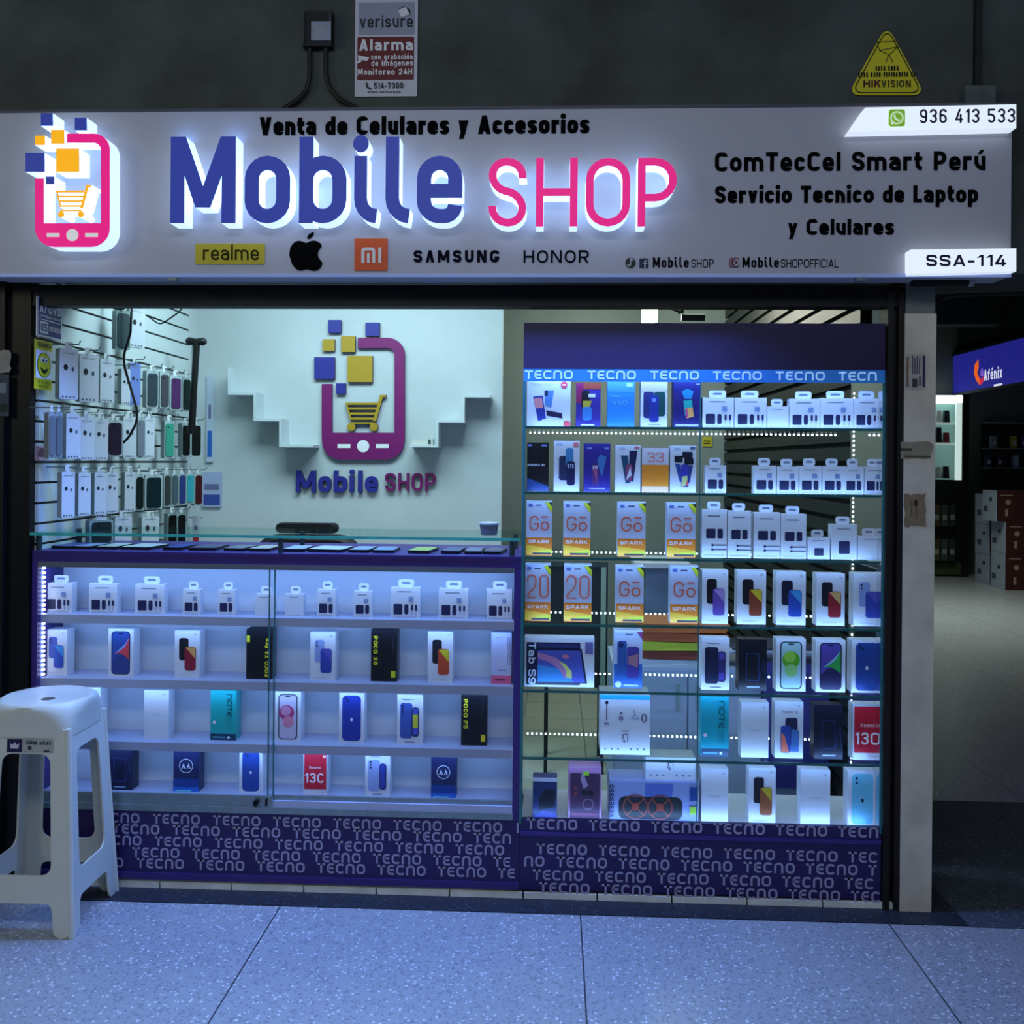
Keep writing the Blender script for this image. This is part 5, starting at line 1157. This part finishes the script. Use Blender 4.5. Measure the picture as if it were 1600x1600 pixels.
x0, x1, y0, y1, z0, z1 = pbox(800, 886, 950, 1072, 1.17, .30, None)
t = thing('dark_desk', 'dark desk on thin legs behind the left half of the glass cabinet', 'desk', ((x0 + x1) / 2, y0, .012)); L = t.location
DSK = M('#182127', .5, noise=.1, nscale=5, name='dark_desk_board')
m = MB(); m.box(x0, x1, y0, y0 + .02, z0, z1, DSK); m.build('front_panel', t, L); m = MB(); m.box(x0, x1, y0 - .01, y1, z1, z1 + .022, M('#33403f', .4)); m.build('desk_top', t, L)
for a in (atY(853, 1100, y0).x, x1 - .02):
    for b_ in (y0 + .02, y1 - .02): m = MB(); m.box(a - .008, a + .008, b_ - .008, b_ + .008, .012, z1 if b_ > y0 + .1 else z0 + .01, M('#0d1012', .4)); m.build('leg', t, L)
m = MB(); m.box(x1 - .03, x1 - .008, y0 - .012, y0 - .001, z0, z1, M('#8fa795', .5)); m.build('pale_trim', t, L)
q = atY(1015, 491, 2.5); t = thing('lamp_bulb', 'bright square lamp glowing above the purple cabinet header', 'lamp', (q.x, 2.5, q.z + .05)); L = t.location
m = MB(); m.box(q.x - .042, q.x + .042, 2.47, 2.53, q.z - .045, q.z + .045, M('#fff6d8', .5, emit=14, name='lamp_glow')); m.build('bulb', t, L); m = MB(); m.tube([(q.x, 2.5, q.z + .045), (q.x, 2.5, 2.6)], .012, WHITE, 8); m.build('stem', t, L, True)
lp = bpy.data.lights.new('lamp_light', 'POINT'); lp.energy = 9; lp.color = (1, 1, .88); lp.shadow_soft_size = .05; lo_ = bpy.data.objects.new('lamp_light', lp); lo_.location = (q.x, 2.40, q.z - .02); COL.objects.link(lo_)
q = atY(1083, 496, 1.6); t = thing('ceiling_camera', 'small black camera unit with looping cables right of the glowing lamp', 'camera', (q.x, 1.6, q.z)); L = t.location
m = MB(); m.tube([(q.x - .055, 1.6, q.z), (q.x + .055, 1.6, q.z)], .017, BLACK, 10); m.build('camera_body', t, L, True)
m = MB(); m.tube([atY(*p_, 1.6) for p_ in ((1068, 488), (1058, 486), (1048, 482), (1040, 474), (1036, 460))], .006, BLACK, 6); m.build('cable', t, L, True); m = MB(); m.tube([atY(*p_, 1.6) for p_ in ((1060, 490), (1075, 478), (1078, 460), (1078, 420))], .006, BLACK, 6); m.build('bracket', t, L, True)
q = atY(1105, 690, 2.99); t = thing('yellow_label', 'small yellow label on the grey rear wall', 'label', (q.x, 2.99, q.z)); m = MB(); m.box(q.x - .03, q.x + .03, 2.992, 2.999, q.z - .03, q.z + .03, M('#c9c23a', .5)); m.build('label_sheet', t, t.location); m = MB(); m.box(q.x - .022, q.x + .022, 2.990, 2.992, q.z, q.z + .006, BLACK); m.box(q.x - .022, q.x + .018, 2.990, 2.992, q.z - .014, q.z - .008, BLACK); m.build('lettering', t, t.location)

# ------------------------------------------------------------------ plastic stool in front of the counter
SX, SYY, SH = -1.513, -.180, .655
STM = M('#cfd2c6', .38, noise=.02, nscale=5, name='cream_plastic')
t = thing('plastic_stool', 'tall off-white plastic stool in front of the counter, at the left edge', 'stool', (SX, SYY, 0), rz=.02)
HB, HT, ZT = .150, .118, .585
def fillmesh(name, outer, holes, to3, th, parent):
    bm = bmesh.new(); 
    for loop in [outer] + holes:
        vs = [bm.verts.new((x, y, 0)) for x, y in loop]
        for i in range(len(vs)): bm.edges.new((vs[i], vs[(i + 1) % len(vs)]))
    bmesh.ops.triangle_fill(bm, edges=bm.edges[:], use_beauty=True, use_dissolve=False)
    fs = bm.faces[:]; r = bmesh.ops.extrude_face_region(bm, geom=fs); nv = {e for e in r['geom'] if isinstance(e, bmesh.types.BMVert)}
    for v in bm.verts: v.co = Vector(to3(v.co.x, v.co.y, th if v in nv else 0))
    bmesh.ops.recalc_face_normals(bm, faces=bm.faces)
    me = bpy.data.meshes.new(name); bm.to_mesh(me); bm.free(); me.materials.append(STM)
    o = bpy.data.objects.new(name, me); COL.objects.link(o); o.parent = parent; return o
def wz(z): return HB + (HT - HB) * z / ZT
for k_ in range(4):
    ca, sa = math.cos(k_ * math.pi / 2), math.sin(k_ * math.pi / 2)
    def to3(x, z, d):
        off = -wz(z) + d; return (x * ca - off * sa, x * sa + off * ca, z)
    ou = rpath([(-wz(0), 0), (-wz(0) + .052, 0), (-wz(.1) + .056, .095), (wz(.1) - .056, .095), (wz(0) - .052, 0), (wz(0), 0), (wz(ZT), ZT), (-wz(ZT), ZT)], .022, False, 5)
    ho = rpath([(-.085, .172), (.085, .172), (.070, .515), (-.070, .515)], .030, True, 5)
    o = fillmesh('side_frame', [(p.x, p.y) for p in ou], [[(p.x, p.y) for p in ho]], to3, .006, t)
    m = MB(); ang = math.pi / 4
    for s_ in (1,):
        m.tube([Vector(to3(wz(z), z, .004)) for z in (0, .2, .4, ZT)], [.010, .009, .009, .010], STM, 8)
    m.build('leg', t, smooth=True)
m = MB(); rings = []
def sqr(a, hw, r):  # superellipse
    e = r; c_, s_ = math.cos(a), math.sin(a); return (hw * math.copysign(abs(c_) ** e, c_), hw * math.copysign(abs(s_) ** e, s_))
N_ = 48
for hw, e, z in ((HT + .004, .28, .560), (HT + .006, .32, .590), (HT + .010, .5, .618), (HT + .016, .8, .638), (HT + .014, .95, .650), (HT + .006, 1, .655), (HT - .010, 1, .652), (HT - .03, 1, .646), (.05, 1, .644), (.02, 1, .643)):
    rings.append([(*sqr(2 * math.pi * (i + .5) / N_, hw, e), z) for i in range(N_)])
m.loft(rings, STM, False); m.build('seat', t, smooth=True)
m = MB(); m.loft([[(.02 * math.cos(i * .524), .02 * math.sin(i * .524), z) for i in range(12)] for z in (.643, .630)], M('#3a3d3a', .5)); m.build('finger_hole', t)
# sticker on the front skirt
def stk(u0, u1, z0, z1, c, k=0): 
    return [(u, -wz(z) - .0015 - .0006 * k, z) for u, z in ((u0, z0), (u1, z0), (u1, z1), (u0, z1))]
m = MB(); m.face(stk(-.057, .078, .519, .557, 0), M('#a9aba4', .4)); lb = m.build('sticker', t)
m = MB(); m.face(stk(-.055, -.012, .520, .556, 0, 1), M('#231f4a', .4)); F3 = lambda x, z, d: (x, -wz(z) - .003 + d, z)
m.face([F3(x, z, 0) for x, z in ((-.044, .530), (-.022, .530), (-.019, .546), (-.027, .540), (-.033, .549), (-.039, .540), (-.047, .546))], M('#c9c9d6', .4)); m.build('crown_logo', lb)
m = MB(); emit(m, word('SUPER ATLAS', .000, .072, .542, .009, w=.24), F3, M('#2c2c44', .4)); emit(m, word('banco', .000, .022, .5525, .003, w=.18), F3, M('#55556a', .4)); m.box(.006, .016, -wz(.54) - .003, -wz(.54) - .002, .527, .537, M('#2c2c44', .4)); m.box(.052, .068, -wz(.53) - .003, -wz(.53) - .002, .522, .526, M('#2c2c44', .4)); m.build('lettering', lb)

# ------------------------------------------------------------------ papers on the pillar
def paper(px0, py0, px1, py1, Y, name, label, cat, col, lines, jag=False):
    p = pxY(Y); a, b = p(px0, py1), p(px1, py0); t = thing(name, label, cat, ((a[0] + b[0]) / 2, Y, a[1])); W_, h = b[0] - a[0], b[1] - a[1]
    pts = [(a[0], a[1]), (b[0], a[1]), (b[0], b[1]), (a[0], b[1])]
    if jag:
        pts = []
        for (u0, v0), (u1, v1) in zip([(0, 0), (1, 0), (1, 1), (0, 1)], [(1, 0), (1, 1), (0, 1), (0, 0)]):
            for i in range(6): s_ = i / 6; pts.append((a[0] + W_ * (u0 + (u1 - u0) * s_ + random.uniform(-.06, .06)), a[1] + h * (v0 + (v1 - v0) * s_ + random.uniform(-.05, .05))))
    m = MB(); m.prism(pts, planeY(Y), .0015, M(col, .7, noise=.2, nscale=40)); m.build('sheet', t, t.location)
    m = MB()
    for u0, v0, u1, v1, c in lines: m.face([(a[0] + W_ * u, Y - .0006, a[1] + h * v) for u, v in ((u0, v0), (u1, v0), (u1, v1), (u0, v1))], M(c, .6))
    if lines: m.build('printed_marks', t, t.location)
    return t
PY = -.0165
t = paper(1413, 553, 1447, 608, PY, 'paper_flyer', 'torn printed flyer pasted high on the cream pillar', 'flyer', '#b3aea6', [(.08, .05, .2, .92, '#7d6a5c')] + [(.34 + .11 * i, .42, .40 + .11 * i, .95 - .06 * (i % 2), '#4a4658') for i in range(4)] + [(.84, .06, .95, .95, '#2d2f4c'), (.36, .05, .6, .3, '#3d3b38'), (.66, .1, .78, .36, '#6a6470')])
paper(1408, 690, 1456, 716, PY, 'torn_paper', 'torn strip of brown paper on the middle of the cream pillar', 'torn paper', '#8f8872', [(.0, .45, .35, .6, '#4a463c'), (.1, .05, .95, .16, '#55503f')], True)
paper(1413, 772, 1446, 822, PY, 'torn_paper', 'square of brown torn paper below the strip on the cream pillar', 'torn paper', '#85755a', [(.3, .3, .36, .8, '#6a5c44'), (.55, .2, .6, .85, '#5e523d'), (.45, .62, .6, .8, '#3f3626')], True)
# ------------------------------------------------------------------ neighbour side at the left edge
t = paper(-30, 547, 15, 582, -.032, 'torn_paper', 'beige torn paper on the dark wall at the left edge', 'torn paper', '#8d8678', [], True)
t = paper(-30, 585, 14, 650, -.032, 'old_poster', 'faded dark poster under the beige torn paper at left', 'poster', '#3c4244', [(.3, .55, .9, .8, '#6f7678'), (.4, .1, .95, .3, '#1c2022')])
m = MB(); m.box(-3.2, -1.762, -.03, .05, 0, 1.955, M('#17191a', .8, noise=.4, nscale=5, name='dark_neighbour_wall')); struct(m.build('wall_neighbour'))

# ------------------------------------------------------------------ corridor and shop in the right background
RX = 5.06
DKW = M('#20262b', .8, noise=.15, nscale=3, name='far_dark_wall'); GRYW = M('#5d645f', .8, noise=.1, nscale=2, name='far_grey_wall')
m = MB(); m.box(RX, RX + .2, 2.5, 14, 2.46, 3.6, DKW); struct(m.build('wall_far_side'))
m = MB(); m.box(1.25, RX + 3, 9.3, 9.5, 0, 3.6, GRYW); struct(m.build('wall_far'))
m = MB(); m.box(1.25, 8, .32, 9.3, 3.25, 3.5, M('#1c2124', .8)); struct(m.build('ceiling_corridor'))
for i, y in enumerate((1.6, 3.6, 5.8, 8.0)):
    m = MB(); m.box(1.25, 8, y, y + .25, 2.95, 3.25, M('#272d2f', .8)); struct(m.build('beam_%d' % (i + 1)))
q = atX(1478, 618, RX - .02); zl = q.z; zh = atX(1478, 561, RX - .02).z; yA = q.y
t = thing('shop_sign', 'violet-blue lit shop sign with a flame emblem over the far corridor shop', 'sign', (RX, yA, zl)); L = t.location
m = MB(); m.box(RX - .06, RX - .0005, 3.2, yA, zl, zh, M('#1d1f78', .5, emit=1.0, name='violet_sign_face')); m.build('sign_box', t, L)
m = MB(); m.box(RX - .075, RX, 3.2, yA, zh, zh + .03, M('#22242c', .5)); m.box(RX - .075, RX, 3.2, yA, zl - .03, zl, M('#22242c', .5)); m.build('frame', t, L)
Xs = RX - .062
def side3(x, z, d): return (Xs + d, -x, z)
a = atX(1537, 598, Xs); b_ = atX(1566, 575, Xs)
m = MB(); emit(m, word('Afénix', -a.y, -b_.y, a.z + .02, (atX(1537, 577, Xs).z - a.z) * .82, w=.17, rad=.3), side3, M('#e8ebff', .5, emit=.8)); a2 = atX(1553, 602, Xs); b2 = atX(1566, 600, Xs); m.box(Xs - .001, Xs, b2.y, a2.y, b2.z - .02, b2.z + .01, M('#e8ebff', .5, emit=.8)); m.build('lettering', t, L)
m = MB()
def fl(pts, c): m.face([(Xs - .001, atX(*p_, Xs).y, atX(*p_, Xs).z) for p_ in pts], M(c, .5, emit=.8))
fl([(1529, 561), (1523, 570), (1522, 583), (1525, 594), (1531, 602), (1530, 590), (1527, 582), (1529, 574)], '#f0641e'); fl([(1531, 602), (1536, 598), (1537, 588), (1533, 592), (1530, 590)], '#d8304a'); fl([(1535, 574), (1532, 580), (1532, 587), (1537, 588), (1537, 582)], '#7a5ad0'); m.build('flame_logo', t, L)
q0, q1 = atX(1478, 560, RX - .1), atX(1467, 616, RX - .1)
t = thing('banner', 'narrow orange banner at the far end of the violet sign', 'banner', (q0.x, yA + .02, zl)); L = t.location
p_ = pxY(yA + .03); a, b_ = p_(1467, 617), p_(1478, 561); m = MB(); m.box(a[0], b_[0], yA + .03, yA + .06, a[1], b_[1], M('#b5401a', .5, emit=.25)); m.build('banner_sheet', t, L); m = MB(); m.box(a[0] + .02, b_[0] - .02, yA + .028, yA + .03, a[1] + .03, a[1] + .12, M('#d8c25a', .5)); m.box(a[0] + .03, b_[0] - .03, yA + .028, yA + .03, a[1] + .24, a[1] + .4, M('#e0b0a0', .5)); m.build('printed_picture', t, L)
# lit showcase at the end of the corridor
YS = 9.0; p_ = pxY(YS)
a, b_ = p_(1440, 888), p_(1512, 618); t = thing('lit_showcase', 'brightly lit glass showcase full of goods at the corridor end', 'showcase', ((a[0] + b_[0]) / 2, YS, 0)); L = t.location
zl2 = p_(1480, 750)[1]
m = MB(); m.box(a[0], b_[0], YS + .2, YS + .25, zl2, b_[1], M('#7fa8a4', .5, emit=.32, name='lit_back_panel')); m.build('back_panel', t, L)
FR = M('#10100f', .6); a5 = p_(1500, 888)
m = MB(); m.box(a5[0], b_[0], YS - .05, YS + .1, 0, b_[1], FR); m.build('dark_post', t, L); m = MB(); c5 = p_(1493, 700); m.box(c5[0], a5[0], YS - .02, YS + .02, zl2, b_[1], M('#cfe6e2', .5, emit=.8)); m.build('light_post', t, L)
m = MB(); m.box(a[0], a5[0], YS - .02, YS + .2, b_[1] - .09, b_[1], M('#eaf6f2', .5, emit=1.6)); m.build('light_tube', t, L)
m = MB(); m.box(a[0], a5[0], YS, YS + .25, 0, zl2, M('#171a1a', .6)); m.build('lower_cabinet', t, L)
m = MB(); m.box(a[0], a5[0], YS - .03, YS, .02, .17, M('#3d4a2c', .6)); m.build('kick_board', t, L)
for zz_ in (.35, .6): m = MB(); m.box(a[0], a5[0], YS, YS + .2, b_[1] - zz_, b_[1] - zz_ + .02, M('#d5e8e6', .5, emit=.3)); m.build('shelf', t, L)
random.seed(3)
for i in range(9):
    px = 1458 + (i % 3) * 12; zz_ = [zl2 + .02, b_[1] - .58, b_[1] - .33][i // 3]; c = random.choice(['#1a2a2e', '#d9e6e4', '#2d3b78', '#7c2f38', '#152024', '#c9d2d0'])
    q = p_(px, 700); tt = thing('shop_item', ['dark', 'pale', 'middle'][i % 3] + f' packaged item {["on the lower", "on the middle", "on the upper"][i // 3]} level of the lit showcase, {["left", "centre", "right"][i % 3]}', 'packaged item', (q[0], YS + .08, zz_), 'goods in the lit showcase'); mm = MB(); hh = random.uniform(.10, .2); mm.loft([[(x, y, 0) for x, y in rrect(-.035, .035, -.04, .04, .01)], [(x * .8, y * .8, hh) for x, y in rrect(-.035, .035, -.04, .04, .01)]], M(c, .4)); mm.build('item_body', tt)
for i in range(6):
    px = 1458 + (i % 3) * 12; zz_ = [.20, .62][i // 3]; q = p_(px, 800); tt = thing('carton', f'dim carton on the {["lower", "upper"][i // 3]} part under the lit showcase, {["left", "centre", "right"][i % 3]}', 'carton', (q[0], YS - .07, zz_ if i // 3 == 0 else zz_), 'cartons under the lit showcase'); mm = MB(); mm.box(-.038, .038, -.05, .05, 0, .26, M(['#4a3f2a', '#3d4848', '#2a3438'][i % 3], .6)); mm.build('carton_body', tt); mm = MB(); mm.box(-.025, .025, -.051, -.05, .08, .14, M('#8a928c', .6)); mm.build('label', tt)
# window with goods in the corridor shop
Yw = 9.26; pw = pxY(Yw); a, b_ = pw(1534, 730), pw(1660, 660)
t = thing('shop_window', 'dark shop window with goods beneath the violet sign', 'shop window', ((a[0] + b_[0]) / 2, Yw, a[1])); L = t.location
zw0, zw1 = a[1], b_[1]; zwm = pw(1560, 702)[1]
m = MB(); m.box(a[0], b_[0], Yw, Yw + .03, zw0, zw1, M('#0a0c10', .3)); m.build('dark_backing', t, L)
for zz_ in (zw0 - .015, zwm, zw1 - .02): m = MB(); m.box(a[0], b_[0], Yw - .10, Yw, zz_, zz_ + .015, M('#8f9698', .5)); m.build('shelf', t, L)
m = MB(); m.box(a[0], b_[0], Yw - .03, Yw, zw0 - .35, zw0 - .02, M('#151c1a', .5)); m.build('dark_panel', t, L)
for i, (px, c) in enumerate(((1541, '#3a4a6c'), (1549, '#8a92a6'), (1558, '#2b3550'), (1580, '#b5b83a'), (1583, '#aebfe0'), (1596, '#5a3a8c'))):
    q = pw(px, 700); zz_ = zw0 if i % 2 == 0 else zwm + .015; tt = thing('packaged_item', ['dark blue', 'grey', 'navy', 'yellow-green', 'pale blue', 'violet'][i] + ' packet on display in the far shop window', 'packaged item', (q[0], Yw - .05, zz_), 'goods in the far shop window'); mm = MB(); mm.box(-.032, .032, -.03, .03, 0, .15, M(c, .4)); mm.build('packet_body', tt); mm = MB(); mm.box(-.02, .02, -.031, -.03, .04, .09, M('#d2d6dc', .5)); mm.build('label', tt)
# stacked cartons
BR = M('#3d1a17', .6, noise=.12, nscale=8, name='brown_carton'); BW = M('#9fabc0', .6, noise=.06, nscale=8, name='pale_carton')
def carton(px0, yt, yb, base_px, D, depth, i, label, zlo):
    Y = D - 3; p_ = pxY(Y); x0 = p_(px0, yb)[0]; z1 = p_(px0, yt)[1]; t = thing('carton', label, 'carton', (x0 + .35, Y, zlo), 'cartons stacked in the corridor')
    m = MB(); m.box(x0 + .01, x0 + .75, Y, Y + depth, zlo, z1 - .004, BR); m.build('front_half', t, t.location); m = MB(); m.box(x0, x0 + .01, Y, Y + depth, zlo, z1 - .004, BW); m.build('pale_side', t, t.location)
    m = MB(); hh = z1 - zlo
    for u, v, r in ((.12, .62, .03), (.34, .62, .022)): m.face([(x0 + .01 + x, Y - .001, zlo + z) for x, z in ellipse(u, v * hh, r, r, 12)], M('#a58a80', .6))
    m.box(x0 + .10, x0 + .13, Y - .001, Y, zlo + .06, zlo + .14, M('#a58a80', .6)); m.box(x0 + .05, x0 + .18, Y - .001, Y, z1 - .06, z1 - .05, M('#a58a80', .6)); m.build('printed_marks', t, t.location)
    m = MB(); m.box(x0 - .001, x0, Y + .1, Y + .16, zlo + .22, zlo + .26, M('#2c323c', .6)); m.box(x0 - .001, x0, Y + .2, Y + .3, zlo + .1, zlo + .16, M('#4a5262', .6)); m.build('side_print', t, t.location); return z1
z = 0
z = carton(1569, 865, 918, 0, 10.75, .33, 0, 'bottom front carton of the brown stack in the corridor', 0)
z = carton(1570, 815, 865, 0, 10.75, .33, 1, 'middle front carton of the brown stack in the corridor', z)
zf = carton(1556, 766, 815, 0, 10.75, .33, 2, 'topmost brown carton overhanging the stack in the corridor', z)
z = 0
for i, (yt, yb) in enumerate(((867, 915), (820, 867), (772, 820))):
    z = carton(1545, yt, yb, 0, 11.2, .36, i, ['bottom', 'middle', 'top'][i] + ' carton of the rear stack with pale sides in the corridor', z)

q = [atY(*p_, .55) for p_ in ((1452, 494), (1458, 478), (1470, 466), (1500, 461), (1640, 458))]
m = MB(); P2 = rpath([(v.x, v.z) for v in q], .08, False, 6); m.tube([(v.x, .55, v.y) for v in P2], .007, M('#4a4744', .5), 8); o = m.build('conduit_pipe', None, q[0], True); tag(o, 'curved grey conduit running right under the corridor ceiling beside the pillar', 'conduit')
